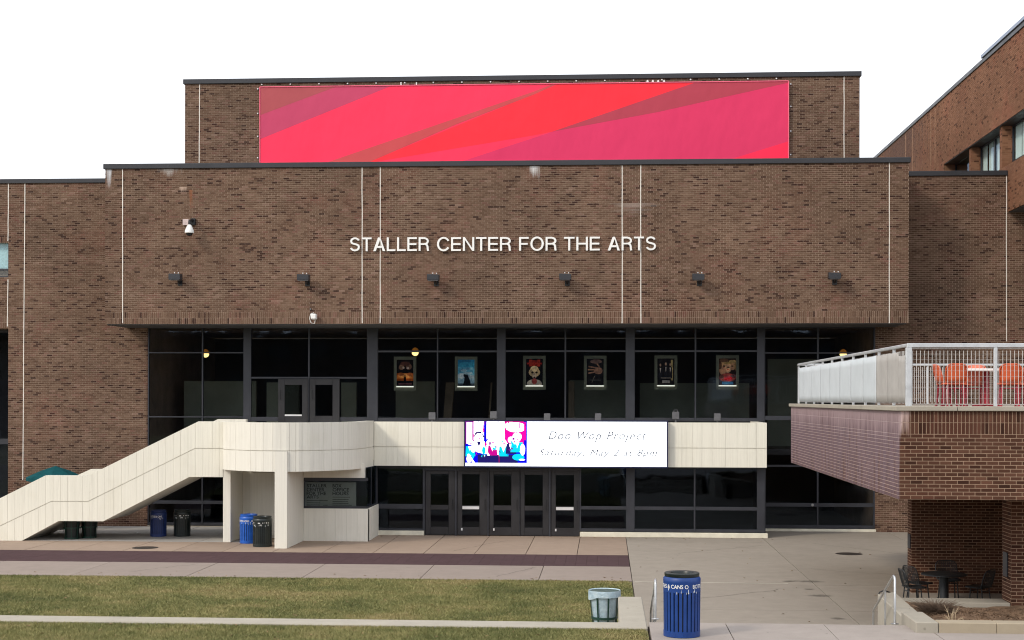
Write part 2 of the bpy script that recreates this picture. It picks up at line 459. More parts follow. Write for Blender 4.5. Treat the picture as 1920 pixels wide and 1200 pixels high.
BX = 0.2032; BZ = 0.0677           # brick module
class Bricks:
    """collects brick boxes of one building; piece() bricks are kept as single objects"""
    def __init__(s, gap=.0105): s.A = []; s.single = []; s.bl = BX - gap; s.bh = BZ - gap
    def wall(s, O, u, n, W, H, holes=(), soldiers=0, proud=.005, keep=None, lag=0.0):
        O, u, n = np.array(O, float), np.array(u, float), np.array(n, float); v = np.array((0, 0, 1.0))
        R = []
        hs = soldiers if isinstance(soldiers, list) else ([(0, soldiers)] if soldiers else [])
        zz = sorted(hs); z = 0.0; bands = []
        for zs0, k in zz:
            bands.append((z, zs0, 'c')); bands.append((zs0, zs0 + k * BX, 's')); z = zs0 + k * BX
        bands.append((z, H, 'c'))
        for a, b, typ in bands:
            if b - a < .02: continue
            if typ == 'c':
                nz = max(1, round((b - a) / BZ)); dz = (b - a) / nz
                for k in range(nz):
                    off = (BX / 2 if k % 2 else 0) + lag
                    c = np.arange(-1, int(W / BX) + 2) * BX + off + BX / 2
                    u0 = np.clip(c - s.bl / 2, .0, W); u1 = np.clip(c + s.bl / 2, .0, W)
                    ok = (u1 - u0) > .02
                    zc = a + (k + .5) * dz
                    R.append(np.stack([u0[ok], u1[ok], np.full(ok.sum(), zc - s.bh / 2), np.full(ok.sum(), zc + s.bh / 2)], 1))
            else:
                nz = round((b - a) / BX)
                for k in range(nz):
                    c = np.arange(0, int(W / BZ) + 1) * BZ + BZ / 2
                    u0 = np.clip(c - s.bh / 2, 0, W); u1 = np.clip(c + s.bh / 2, 0, W); ok = (u1 - u0) > .02
                    R.append(np.stack([u0[ok], u1[ok], np.full(ok.sum(), a + k * BX + .005), np.full(ok.sum(), a + (k + 1) * BX - .005)], 1))
        R = np.concatenate(R)
        cu, cz = (R[:, 0] + R[:, 1]) / 2, (R[:, 2] + R[:, 3]) / 2
        ok = np.ones(len(R), bool)
        for h in holes: ok &= ~((cu > h[0]) & (cu < h[1]) & (cz > h[2]) & (cz < h[3]))
        R = R[ok]; cu = cu[ok]; cz = cz[ok]
        if keep is not None:
            kz = keep(cu, cz)
            for r in R[kz]: s.single.append((O, u, n, r, proud))
            R = R[~kz]
        d = proud + rng.uniform(-.002, .002, len(R))
        P = lambda a, b, dd: O + a[:, None] * u + b[:, None] * v + dd[:, None] * n
        z0 = np.full(len(R), -.004)
        V = np.stack([P(R[:, 0], R[:, 2], z0), P(R[:, 1], R[:, 2], z0), P(R[:, 1], R[:, 3], z0), P(R[:, 0], R[:, 3], z0),
                      P(R[:, 0], R[:, 2], d), P(R[:, 1], R[:, 2], d), P(R[:, 1], R[:, 3], d), P(R[:, 0], R[:, 3], d)], 1)
        flip = np.dot(np.cross(u, v), n) < 0
        s.A.append((V.reshape(-1, 3), len(R), flip))
    def build(s, name, mat, parent):
        q = np.array([(4, 5, 6, 7), (0, 1, 5, 4), (1, 2, 6, 5), (2, 3, 7, 6), (3, 0, 4, 7)])
        V = np.concatenate([a[0] for a in s.A]); F = []; o = 0
        for vs, k, flip in s.A:
            f = (np.arange(k) * 8)[:, None, None] + (q[:, ::-1] if flip else q)[None] + o
            F.append(f.reshape(-1, 4)); o += k * 8
        F = np.concatenate(F)
        me = bpy.data.meshes.new(name)
        me.vertices.add(len(V)); me.vertices.foreach_set('co', V.astype(np.float32).ravel())
        me.loops.add(F.size); me.loops.foreach_set('vertex_index', F.astype(np.int32).ravel())
        me.polygons.add(len(F)); me.polygons.foreach_set('loop_start', np.arange(len(F), dtype=np.int32) * 4)
        me.polygons.foreach_set('loop_total', np.full(len(F), 4, np.int32))
        me.polygons.foreach_set('use_smooth', np.zeros(len(F), bool)); me.update(calc_edges=True)
        ob = link_mesh(name, me, mat, parent); tag(ob, kind='stuff')
        cache = {}
        for O, u, n, r, d in s.single:
            w_, h_ = round(r[1] - r[0], 4), round(r[3] - r[2], 4)
            key = (w_, h_, tuple(u))
            if key not in cache:
                mb = MB(); vs = []
                for dd in (-.004, d):
                    for a, b in ((-.5, -.5), (.5, -.5), (.5, .5), (-.5, .5)):
                        vs.append(tuple(np.array(u) * a * w_ + np.array((0, 0, 1)) * b * h_ + np.array(n) * dd))
                fl = np.dot(np.cross(u, (0, 0, 1)), n) < 0
                mb.add(vs, [tuple(x[::-1]) if fl else tuple(x) for x in q.tolist()])
                me2 = mb.mesh('brick'); me2.materials.append(mat); cache[key] = me2
            b_ = bpy.data.objects.new('brick', cache[key]); COL.objects.link(b_)
            c = O + u * (r[0] + r[1]) / 2 + np.array((0, 0, 1)) * (r[2] + r[3]) / 2 + n * random.uniform(-.002, .002)
            b_.location = c; hang(b_, parent)
        return ob

def text_mesh(txt, size, depth=0., shear=0., spacing=1., offset=0., align='LEFT', line=1., res=4):
    c = bpy.data.curves.new('lettering', 'FONT'); c.body = txt; c.size = size; c.extrude = depth; c.shear = shear
    c.space_character = spacing; c.offset = offset; c.align_x = align; c.space_line = line; c.resolution_u = res
    o = bpy.data.objects.new('lettering', c); COL.objects.link(o)
    dg = bpy.context.evaluated_depsgraph_get()
    me = bpy.data.meshes.new_from_object(o.evaluated_get(dg))
    bpy.data.objects.remove(o); bpy.data.curves.remove(c)
    me.materials.clear()
    return me
def me_bounds(me):
    a = np.empty(len(me.vertices) * 3, np.float32); me.vertices.foreach_get('co', a); a = a.reshape(-1, 3)
    return a.min(0), a.max(0), a
def fit_text(me, x0, x1, z0, z1, y):
    """stand text up facing -Y inside the rectangle x0..x1, z0..z1"""
    lo, hi, a = me_bounds(me)
    b = np.empty_like(a)
    b[:, 0] = x0 + (a[:, 0] - lo[0]) / (hi[0] - lo[0]) * (x1 - x0)
    b[:, 2] = z0 + (a[:, 1] - lo[1]) / (hi[1] - lo[1]) * (z1 - z0)
    b[:, 1] = y - a[:, 2]
    me.vertices.foreach_set('co', b.ravel()); me.update(); return me

# ================================================================== GROUND AND PAVING
g = MB(); g.box(-400, 400, -300, 600, -.9, -.30); tag(g.build('ground', M['lawn']), kind='structure')

plaza = MB(); plaza.box(-40, 40, 37.15, 75, -.25, -.05); plaza.box(.66, 40, 25.12, 37.15, -.25, -.05)
plaza = tag(plaza.build('plaza', M['joint_d']), kind='structure')
def slab(x0, x1, y0, y1, mat, parent, z=0., g=.010, th=.11):
    m = MB(); m.box(x0 + g, x1 - g, y0 + g, y1 - g, z - th, z + random.uniform(-.002, .002)); return m.build('slab', mat, parent)
Y_WALK = 43.35
x = .675
edges = [x]
while x > -40: x -= 1.52; edges.append(x)
for a, b in zip(edges[1:], edges[:-1]):
    if b < -12.3 or a > -12.3 : pass
    if -19 < (a + b) / 2 < -12.2:
        slab(a, b, Y_WALK, 46.25, M['plaza_p'], plaza); slab(a, b, 46.25, 51.72, M['apron'], plaza)
    else: slab(a, b, Y_WALK, 51.72, M['plaza_p'], plaza)
x = .675; edges = [x, -1.7]
while edges[-1] > -40: edges.append(edges[-1] - 3.04)
for a, b in zip(edges[1:], edges[:-1]): slab(a, b, 37.2, 40.42, M['plaza_l'], plaza)
for (x0, x1) in ((.675, 5.19), (5.19, 9.75), (9.75, 15), (15, 22)):
    for (y0, y1) in ((25.15, 28.6), (28.6, 32.3), (32.3, 36.75), (36.75, 51.72)):
        slab(x0, x1, y0, y1, M['plaza_g'], plaza)
# hairline cracks and one pale sealed joint
RC = random.Random(21)
def crack(p, q, w_=.007):
    m = MB(); n = 14; P = []
    for k in range(n + 1):
        t = k / n; P.append((p[0] + (q[0] - p[0]) * t + RC.uniform(-.05, .05), p[1] + (q[1] - p[1]) * t + RC.uniform(-.09, .09)))
    for a, b in zip(P[:-1], P[1:]):
        l = math.dist(a, b) or 1; nx, ny = -(b[1] - a[1]) / l * w_, (b[0] - a[0]) / l * w_
        m.add([(a[0] - nx, a[1] - ny, .0045), (b[0] - nx, b[1] - ny, .0045), (b[0] + nx, b[1] + ny, .0045), (a[0] + nx, a[1] + ny, .0045)], [(0, 1, 2, 3)])
    return m
for a, b in (((1.3, 33.4), (4.2, 35.8)), ((5.6, 40.2), (9.2, 38.1)), ((2.2, 44.0), (4.9, 46.5)), ((5.4, 30.2), (7.0, 32.0)), ((6.5, 47.5), (9.0, 44.2)), ((-4.6, 44.2), (-3.2, 47.5)), ((-12.6, 38.1), (-11.3, 40.1)), ((-2.8, 37.9), (-1.9, 40.0))):
    crack(a, b).build('crack', M['joint_d'], plaza)
a, b = on_z(1190, 1091.2, 0), on_z(1478, 1094.6, 0)
m = MB(); m.add([(a[0], a[1] - .02, .0045), (b[0], b[1] - .02, .0045), (b[0], b[1] + .02, .0045), (a[0], a[1] + .02, .0045)], [(0, 1, 2, 3)]); m.build('joint_seal', M['sill'], plaza)
# manhole covers
for (px, py, lab) in ((272, 1027, 'rusty round manhole cover in the paving before the white staircase'), (1592, 1038.5, 'round iron manhole cover in the grey paving beside the brick terrace')):
    c = on_z(px, py, 0)
    m = MB(); m.lathe([(.40, -.05), (.40, .004), (.37, .007), (.36, .003), (.33, .006), (0.001, .006)], 28, c[0], c[1])
    tag(m.build('manhole_cover', M['iron']), lab, 'manhole cover')
# maroon paver band
band = MB(); band.box(-40, .675, 40.42, Y_WALK, -.22, -.05); band = tag(band.build('paver_band', M['joint_d']), kind='structure')
pm = MB(); pm.box(-.1482, .1482, -.2885, .2885, -.06, .0); pme = pm.mesh('paver'); pme.materials.append(M['paver'])
stuff = MB(); n_single = 0
for i in range(132):
    for j in range(5):
        cx = .665 - .15 - i * .30; cy = 40.44 + .29 + j * .581
        if i < 60:
            o = bpy.data.objects.new('paver', pme); COL.objects.link(o); o.location = (cx, cy, random.uniform(-.001, .001)); hang(o, band)
        else:
            d = random.uniform(-.001, .001); stuff.box(cx - .1482, cx + .1482, cy - .2885, cy + .2885, -.06, d)
tag(stuff.build('pavers', M['paver'], band), kind='stuff')
# lawns
m = MB(); m.box(-45, .66, 24.9, 37.2, -.25, -.02); tag(m.build('lawn', M['lawn']), kind='structure')
m = MB(); m.box(-45, .70, 10, 24.35, .3, .76); tag(m.build('upper_lawn', M['lawn']), kind='structure')
def blades(name, x0, x1, y0, y1, z, dens, h, wd, extra=None):
    n = int((x1 - x0) * (y1 - y0) * dens)
    p = np.stack([rng.uniform(x0, x1, n), rng.uniform(y0, y1, n)], 1)
    if extra is not None: p = np.concatenate([p, extra]); n = len(p)
    a = rng.uniform(0, 2 * np.pi, n); hh = h * rng.uniform(.45, 1.25, n); ww = wd * rng.uniform(.6, 1.2, n)
    lean = hh * rng.uniform(.2, 1.6, n); la = rng.uniform(0, 2 * np.pi, n)
    V = np.zeros((n, 3, 3))
    V[:, 0, 0] = p[:, 0] - ww * np.cos(a); V[:, 0, 1] = p[:, 1] - ww * np.sin(a)
    V[:, 1, 0] = p[:, 0] + ww * np.cos(a); V[:, 1, 1] = p[:, 1] + ww * np.sin(a)
    V[:, 2, 0] = p[:, 0] + lean * np.cos(la); V[:, 2, 1] = p[:, 1] + lean * np.sin(la)
    V[:, :2, 2] = z - .005; V[:, 2, 2] = z + hh
    me = bpy.data.meshes.new(name)
    me.vertices.add(n * 3); me.vertices.foreach_set('co', V.astype(np.float32).ravel())
    me.loops.add(n * 3); me.loops.foreach_set('vertex_index', np.arange(n * 3, dtype=np.int32))
    me.polygons.add(n); me.polygons.foreach_set('loop_start', np.arange(n, dtype=np.int32) * 3); me.polygons.foreach_set('loop_total', np.full(n, 3, np.int32))
    me.update(calc_edges=True)
    return tag(link_mesh(name, me, M['grass']), kind='stuff')
ex = np.stack([rng.uniform(-22, .6, 5000), 37.16 + np.abs(rng.normal(0, .05, 5000))], 1)
blades('lawn_grass', -22, .62, 27.5, 37.18, -.02, 1700, .042, .011, ex)
ex = np.stack([rng.uniform(-13, .6, 3500), 24.33 + np.abs(rng.normal(0, .03, 3500))], 1)
blades('upper_lawn_grass', -13, .66, 22.2, 24.36, .76, 3800, .048, .009, ex)

lm = MB(); RL = random.Random(11)
def leaf(x, y, z):
    a = RL.uniform(0, 6.28); l = RL.uniform(.025, .05); ca, sa = math.cos(a) * l, math.sin(a) * l
    lm.add([(x - ca, y - sa, z), (x + sa * .5, y - ca * .5, z + RL.uniform(.004, .02)), (x + ca, y + sa, z + RL.uniform(0, .012)), (x - sa * .5, y + ca * .5, z + RL.uniform(.004, .02))], [(0, 1, 2, 3)])
for k in range(170): leaf(RL.uniform(-17, .5), RL.uniform(28, 37.1), .02)
for k in range(45): leaf(RL.uniform(-17, .5), 37.3 + abs(RL.gauss(0, .5)), .005)
for k in range(60): leaf(RL.uniform(.9, 9), RL.uniform(27.5, 49), .005)
for k in range(60): leaf(RL.uniform(-11, .6), RL.uniform(22.6, 24.3), .79)
for k in range(30): leaf(RL.uniform(-7.5, 9), 49 - abs(RL.gauss(0, .25)) + (2.5 if k % 3 == 0 else -.2), .005)
tag(lm.build('fallen_leaves', simple('dry_leaf', (.24, .16, .085), .9, 0, .4, 3)), kind='stuff')
# retaining wall, landing, steps
rw = MB(); rw.prism_z([(-45, 24.4), (.70, 24.4), (.70, 28.2), (.24, 28.2), (.24, 24.95), (-45, 24.95)], -.2, .815)
tag(rw.build('retaining_wall', M['curb'], bevel=.02), 'low concrete retaining wall between the two lawns with a short return', 'retaining wall')
land = MB(); land.box(.72, 45, -60, 25.12, .3, .72); land = tag(land.build('landing', M['joint_d']), kind='structure')
for (x0, x1) in ((.73, 2.03), (2.03, 3.68), (3.68, 5.35), (5.35, 8.4), (8.4, 12)):
    for (y0, y1) in ((25.10, 20.5), (20.5, 16), (16, 8)):
        slab(x0, x1, min(y0, y1), max(y0, y1), M['land'], land, .8, .007, .1)
st = MB()
for k in range(4): st.box(.73, 4.66, 25.13 + k * .38, 25.13 + (k + 1) * .38 - .002, -.1, .8 - .16 * (k + 1))
st = st.build('concrete_steps', M['curb'], bevel=.01)
tag(st, 'short flight of concrete steps between the two handrails', 'steps')

# ================================================================== THEATRE
YF, YG, YP = 49.5, 51.7, 54.0
theatre = thing('theatre_building', 'brown brick arts centre with a dark glazed front under a wide brick block', 'building', (-3.5, 51, 0))
def part(mb, name, mat, bevel=0): return mb.build(name, mat, theatre, bevel)
XL, XR = -17.21, 10.03
XGL, XGR = xs(277, YG), xs(1641, YG)
ZB, ZT = 7.15, 12.48
BK = Bricks()
# main block
m = MB(); m.box(XL, XR, YF, 62, ZB, ZT); part(m, 'main_block', M['mortar'])
N_ = lambda cu, cz: (cu > 24.64) & (cu < 27.1) & (cz > 3.0) & (cz < 4.66)
BK.wall((XL, YF, ZB), (1, 0, 0), (0, -1, 0), XR - XL, ZT - ZB, soldiers=2, keep=N_)
BK.wall((XR, YF, ZB), (0, 1, 0), (1, 0, 0), 12.0, ZT - ZB, soldiers=2)
BK.wall((XL, 62, ZB), (0, -1, 0), (-1, 0, 0), 12.5, ZT - ZB, soldiers=2)
m = MB(); m.box(XL - .06, XR + .06, YF - .07, 62.05, ZT + .002, 12.655); part(m, 'coping', M['coping'], .01)
m = MB(); m.box(XL + .05, XR - .05, YF + .05, YG + .1, ZB - .03, ZB - .004); part(m, 'soffit', M['soffit'])
# penthouse
a, b = on_y(347, 150, YP), on_y(1612, 136, YP)
PX0, PX1, PZT = a[0], b[0], 16.5
m = MB(); m.box(PX0, PX1, YP, 66, 12.5, PZT - .15); part(m, 'fly_tower', M['mortar'])
BK.wall((PX0, YP, 12.66), (1, 0, 0), (0, -1, 0), PX1 - PX0, PZT - .15 - 12.66)
m = MB(); m.box(PX0 - .06, PX1 + .06, YP - .07, 66.05, PZT - .148, PZT + .03); part(m, 'coping', M['coping'], .01)
# left wing, with the window band and the dark porch at its far end
ZW = 12.34
XO = xs(12, YG); XW = xs(15.5, YG)
zw0, zw1, zo = zs(520, YG, 10), zs(455, YG, 10), zs(615, YG, 10)
m = MB(); m.box(XW, XGL, YG, 62, -.1, ZW); m.box(-40, XW, YG, 62, zw1, ZW); m.box(-40, XW, YG, 62, zo, zw0); m.box(-40, XW, YG + .3, 62, zw0 - .01, zw1 + .01)
m.box(-40, XW, YG + 4, 62, -.1, zo + .01); part(m, 'side_wing', M['mortar'])
m = MB(); m.box(-40, XW - .001, YG + .9, YG + 1.0, 0, .15); m.box(-40, XW - .001, YG + .9, YG + 1.0, 2.9, 3.1); m.box(-40, XW - .001, YG + .9, YG + 1.0, zo - .12, zo - .002); m.box(XW - .08, XW - .001, YG + .895, YG + 1.005, .151, zo - .121)
pw = part(m, 'window', M['frame'])
for za_, zb2 in ((.14, 2.91), (3.09, zo - .11)):
    m = MB(); m.box(-40, XW - .07, YG + .94, YG + .95, za_, zb2); m.build('pane', M['glass'], pw)
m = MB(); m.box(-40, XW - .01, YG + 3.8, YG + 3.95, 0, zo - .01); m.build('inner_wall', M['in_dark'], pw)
BK.wall((XW, YG, 0), (1, 0, 0), (0, -1, 0), XGL - XW, ZW)
BK.wall((-29, YG, zw1), (1, 0, 0), (0, -1, 0), XW + 29, ZW - zw1, soldiers=1)
BK.wall((-29, YG, zo), (1, 0, 0), (0, -1, 0), XW + 29, zw0 - zo, soldiers=2)
m = MB(); m.box(-40, XL - .062, YG - .06, 62, ZW + .002, 12.5); part(m, 'coping', M['coping'], .01)
# right wing
m = MB(); m.box(XGR, 30, YG, 62, -.1, 12.36); part(m, 'side_wing', M['mortar'])
BK.wall((XGR, YG, 0), (1, 0, 0), (0, -1, 0), 17 - XGR, 12.36)
m = MB(); m.box(XR + .062, 13.84, YG - .06, 62, 12.362, 12.53); part(m, 'coping', M['coping'], .01)
BK.build('brickwork', M['brick'], theatre)
# white sealant joints, a hair proud of the bricks
def joint(px0, py0, px1, py1, Y, wd=.028, top=None):
    a, b = on_y(px0, py0, Y), on_y(px1, py1, Y)
    m = MB(); d = wd / 2
    zt, zb_ = (top or a[2]), b[2]; n = 7; off = [0] + [random.uniform(-.005, .005) for _ in range(n)]
    for k in range(n):
        t0, t1 = k / n, (k + 1) / n
        xa = a[0] + (b[0] - a[0]) * t0 + off[k]; xb_ = a[0] + (b[0] - a[0]) * t1 + off[k + 1]
        m.prism_y([(xb_ - d, zt + (zb_ - zt) * t1), (xb_ + d, zt + (zb_ - zt) * t1), (xa + d, zt + (zb_ - zt) * t0), (xa - d, zt + (zb_ - zt) * t0)], Y - .013, Y + .02)
    part(m, 'sealant_joint', M['joint'])
for px in (230, 679, 713, 1166.5, 1201.5, 1667.5): joint(px, 317.5, px, 606, YF, top=ZT - .002)
for px in (374.5, 1582.5): joint(px, 158, px - 1 if px < 500 else px, 312, YP, top=PZT - .152)
joint(47, 338, 43, 900, YG); joint(16, 338, 15.2, 452, YG); joint(15.2, 524, 14, 612, YG); joint(1887, 324, 1887, 640, YG, top=12.355)
# left-end window
m = MB(); m.box(-40, XW, YG + .14, YG + .20, zw0, zw0 + .06); m.box(XW - .07, XW, YG + .14, YG + .20, zw0, zw1); m.box(-40, XW, YG + .14, YG + .20, zw0 + .28, zw0 + .33)
wf = part(m, 'window', M['frame'])
m = MB(); m.box(-26, XW - .07, YG + .22, YG + .24, zw0 + .33, zw1); m.build('blind', simple('pale_blue_blind', (.66, .84, .88), .7, 0, .08, 3), wf)
m = MB(); m.box(-26, XW - .07, YG + .165, YG + .175, zw0 + .06, zw1); m.build('pane', M['glass_c'], wf)

# lobby behind the glass
m = MB(); m.box(XGL, XGR, YG + .12, 62.2, 2.66, 2.86); m.box(XGL, XGR, YG + .12, 62.2, -.12, .02); part(m, 'lobby_floor', M['in_floor'])
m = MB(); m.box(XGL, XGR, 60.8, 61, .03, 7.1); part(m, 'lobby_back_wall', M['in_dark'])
m = MB()
for (p0, p1, Y, z1) in ((345, 480, 54.6, 5.25), (500, 560, 54.2, 5.2), (640, 668, 54.2, 5.2), (742, 815, 54.6, 5.25), (1068, 1190, 54.8, 5.3), (1200, 1405, 54.8, 5.2), (1440, 1530, 54.8, 6.1)):
    m.box(xs(p0, Y), xs(p1, Y), Y, Y + .2, 2.87, z1)
part(m, 'lobby_partition', M['in_wall'])
m = MB(); Y = 53.6
m.prism_y([(xs(828, Y), 2.87), (xs(842, Y), 2.87), (xs(852, Y), 5.2), (xs(836, Y), 5.2)], Y, Y + .2)
m.prism_y([(xs(914, Y), 3.3), (xs(917, Y), 3.3), (xs(923, Y), 5.2), (xs(920, Y), 5.2)], Y, Y + .1)
m.box(xs(1066, Y), xs(1077, Y), Y, Y + .2, 2.87, 5.25)
m.box(xs(1175, 51.2), xs(1189, 51.2), 51.2, 51.4, .02, 2.6)
part(m, 'lobby_column', M['in_wood'])

def glazing(name, vb, hb, Y, skip=(), dep=.12, gl='glass', hdep=.10):
    """window of upright bars (px ranges) and rails (px ranges) with a pane in every opening"""
    m = MB(); ymid = (hb[0][0] + hb[-1][1]) / 2; xmid = (vb[0][0] + vb[-1][1]) / 2
    V = [(xs(a, Y, ymid), xs(b, Y, ymid)) for a, b in vb]; H = [(zs(a, Y, xmid), zs(b, Y, xmid)) for a, b in hb]
    for a, b in V: m.box(a, b, Y, Y + dep, H[-1][1], H[0][0])
    for i in range(len(V) - 1):
        for j, (a, b) in enumerate(H):
            m.box(V[i][1], V[i + 1][0], Y + .012, Y + hdep, a, b)
    f = part(m, name, M['frame'], .006)
    for i in range(len(V) - 1):
        for j in range(len(H) - 1):
            if (i, j) in skip: continue
            p = MB(); p.box(V[i][1] - .01, V[i + 1][0] + .01, Y + .05, Y + .062, H[j + 1][0] - .01, H[j][1] + .01)
            p.build('pane', M[gl], f)
    return f
def door(px0, px1, py0, py1, panes, Y, plate=None, handle='R', kick=None):
    ym = (py0 + py1) / 2
    x0, x1 = xs(px0, Y, ym), xs(px1, Y, ym); z1, z0 = zs(py0, Y, px0), zs(py1, Y, px0)
    P = [(xs(a, Y, ym), xs(b, Y, ym), zs(c, Y, px0), zs(d, Y, px0)) for a, b, c, d in panes]
    m = MB(); gx0, gx1 = P[0][0], P[0][1]
    m.box(x0, gx0, Y, Y + .05, z0, z1); m.box(gx1, x1, Y, Y + .05, z0, z1)
    zt = z1
    for p in P: m.box(gx0, gx1, Y, Y + .05, p[2], zt); zt = p[3]
    m.box(gx0, gx1, Y, Y + .05, z0, zt)
    d = part(m, 'door', M['door'], .006)
    for p in P:
        q = MB(); q.box(gx0 - .01, gx1 + .01, Y + .02, Y + .03, p[3] - .01, p[2] + .01); q.build('pane', M['glass'], d)
    hx = x1 - .08 if handle == 'R' else x0 + .08; zm = z0 + 1.0
    q = MB(); q.tube([(hx, Y, zm - .15), (hx, Y - .06, zm - .15), (hx, Y - .06, zm + .2), (hx, Y, zm + .2)], .012, 6); q.build('handle', M['black'], d)
    if plate:
        q = MB(); q.box(gx0 + .01, gx1 - .01, Y - .012, Y - .004, zs(plate[1], Y, px0), zs(plate[0], Y, px0)); q.build('push_plate', M['plate'], d)
    if kick:
        q = MB(); q.box(xs(kick[0], Y, 990) - .025, xs(kick[0], Y, 990) + .025, Y - .03, Y - .003, zs(kick[1] + 2.3, Y, px0), zs(kick[1] - 2.3, Y, px0)); q.build('door_stop', M['plate'], d)
    return d
HT = (612, 615.5)
glazing('window', [(274, 279), (378, 380.5), (456, 468.5)], [HT, (660, 662.5), (780.5, 783), (866, 874), (939, 945), (980, 985)], YG)
glazing('window', [(468.5, 470.5), (577.5, 580.5), (688, 707.5)], [HT, (706.5, 710), (782, 790)], YG)
door(521.5, 577, 710.5, 794, [(533.5, 566.5, 721.5, 779.5)], YG - .05, plate=(777, 780), handle='L')
door(581, 636.5, 710.5, 794, [(591, 623.5, 721.5, 779.5)], YG - .05, handle='L')
glazing('window', [(707.5, 708.5), (819, 821.5), (931.5, 947)], [HT, (657, 660.5), (783.5, 790)], YG)
glazing('window', [(947, 948), (1058.5, 1061.5), (1173, 1189.5)], [HT, (656.5, 660), (783.5, 790)], YG)
glazing('window', [(1189.5, 1190.5), (1302.5, 1305.5), (1419.5, 1433.5)], [HT, (656.5, 660), (783.5, 790)], YG)
glazing('window', [(1433.5, 1434.5), (1532, 1535), (1638, 1642)], [HT, (660.5, 663), (780, 788), (872, 876), (943.5, 950.5), (985, 991)], YG)
m = MB(); m.box(xs(1432, YG), XGR + .03, YG - .07, YG + .1, 0, zs(991.5, YG, 1500)); part(m, 'sill', M['sill'], .01)
m = MB(); m.box(XGL, xs(460, YG), YG - .05, YG + .1, 0, zs(986, YG, 350)); part(m, 'sill', M['curb'], .01)
m = MB(); m.box(XGL, xs(470, YG), YG + .03, YG + .2, 2.6, 2.9); m.box(xs(707, YG), xs(1434, YG), YG + .13, YG + .25, 2.6, 3.86); part(m, 'spandrel', M['frame'])
# doorknob-like lock on the right low window
m = MB(); p = on_y(1523.5, 947, YG - .03); m.lathe([(.04, -.02), (.055, 0), (.04, .02)], 12, p[0], 0)
m.v = [(x_, YG - .02 - z_, p[2] + y_) for x_, y_, z_ in m.v]; part(m, 'lock', M['steel'])
# vestibule
YV = 49.1
VX0, VX1 = xs(705, YV), xs(1438, YV)
HV = (873, 878.5)
glazing('window', [(703.5, 708), (792.5, 797)], [HV, (945, 954), (991, 994.5)], YV)
glazing('window', [(1086.5, 1089.5), (1174, 1190), (1301, 1304), (1419.5, 1434)], [HV, (950, 956.5), (992, 997.5)], YV)
m = MB()
for a, b in ((797, 798), (853.5, 857), (914.5, 917), (974.5, 975.5), (1029.5, 1033)): m.box(xs(a, YV), xs(b, YV), YV - .03, YV + .1, 0, zs(875, YV, 940))
m.box(xs(797, YV), xs(1087, YV), YV - .02, YV + .1, zs(883, YV, 940), zs(874, YV, 940)); part(m, 'door_frame', M['frame'], .006)
dx = [(798, 853, 807.5, 841), (857.5, 914, 866.5, 899), (917.5, 974, 925.5, 958.5), (975.5, 1029, 983.5, 1017.5), (1033.5, 1086.5, 1042, 1076)]
for k, (a, b, c, d) in enumerate(dx):
    e = k * .55
    door(a, b, 883, 1002.5 + e, [(c, d, 888.5 + e, 946.5 + e), (c, d, 955.5 + e, 987.5 + e)], YV, plate=(948.5 + e, 954 + e) if k in (1, 4) else None, kick=(a + 8.5, 991.5 + e) if k in (1, 2, 4) else None)
m = MB(); m.box(VX0, xs(796, YV), YV - .06, YV + .08, 0, zs(994.8, YV, 750)); part(m, 'sill', M['sill'], .01)
m = MB(); m.box(xs(1088, YV), VX1 + .03, YV - .10, YV + .08, 0, zs(998.6, YV, 1260)); part(m, 'sill', M['sill'], .01)
m = MB(); m.box(VX1 - .2, VX1 - .02, YV + .12, YG - .1, 0, 2.5); part(m, 'vestibule_side_wall', M['frame'])

# ------------------------------------------------------------------ banner on the fly tower
def lin(r, g_, b_): return tuple(((c / 255 + .055) / 1.055) ** 2.4 if c > 10 else c / 3294 for c in (r, g_, b_))
YB = YP - .12
ban = MB()
def bp(p, layer): q = on_y(p[0], p[1], YB); return (q[0], YB - layer * .0015, q[2])
def bpoly(pts, col, layer): ban.poly([bp(p, layer) for p in pts], tuple(min(.97, c * 1.0) for c in col))
TL, TR, BR, BLc = (487.5, 163.5), (1478.5, 152), (1478.5, 298.5), (487.5, 306)
# hot pink ground, then the darker bands in print order
q = [on_y(*p, YB) for p in (TL, TR, BR, BLc)]
bpoly([BLc, BR, TR, TL], lin(255, 64, 96), 1)
bpoly([(487.5, 261), (734, 161), TL], lin(198, 76, 108), 2)
bpoly([(487.5, 216), (632, 162), TL], lin(176, 86, 92), 3)
bpoly([(692, 303.5), (704, 303.4), (1000, 254), (1037, 246.5), (1305, 154.5), (1045, 158.5), (1000, 177)], lin(253, 58, 72), 2)
bpoly([(612, 305), (692, 304), (856, 233), (1002, 177), (1042, 158.5), (1034, 158.7), (1000, 172)], lin(204, 84, 88), 3)
bpoly([(866, 302.8), BR, TR, (1303, 155), (1037, 246.5)], lin(222, 62, 104), 3)
bpoly([(1037, 246.5), (1234, 210), (1478.5, 155), TR, (1303, 155)], lin(182, 72, 88), 4)
bpoly([(1368, 299.3), BR, (1478.5, 265)], lin(252, 54, 88), 4)
x0, x1 = on_y(*BLc, YB)[0], on_y(*BR, YB)[0]
ban_root = thing('banner', 'wide pink and red banner with diagonal bands on the brick fly tower', 'banner', (-3, YB, 13.4))
ban.build('banner_sheet', M['banner'], ban_root)
m = MB(); q = [on_y(*p, YB) for p in (BLc, BR, TR, TL)]
m.prism_y([(q[0][0], q[0][2]), (q[1][0], q[1][2]), (q[2][0], q[2][2]), (q[3][0], q[3][2])], YB + .0, YB + .02)
m.build('banner_backing', simple('banner_back', (.75, .12, .2), .6, 0, .05, 2), ban_root)
m = MB()
for (c0, c1) in ((0, 1), (1, 2), (2, 3), (3, 0)): m.tube([(q[c0][0], YB - .01, q[c0][2]), (q[c1][0], YB - .01, q[c1][2])], .022, 6)
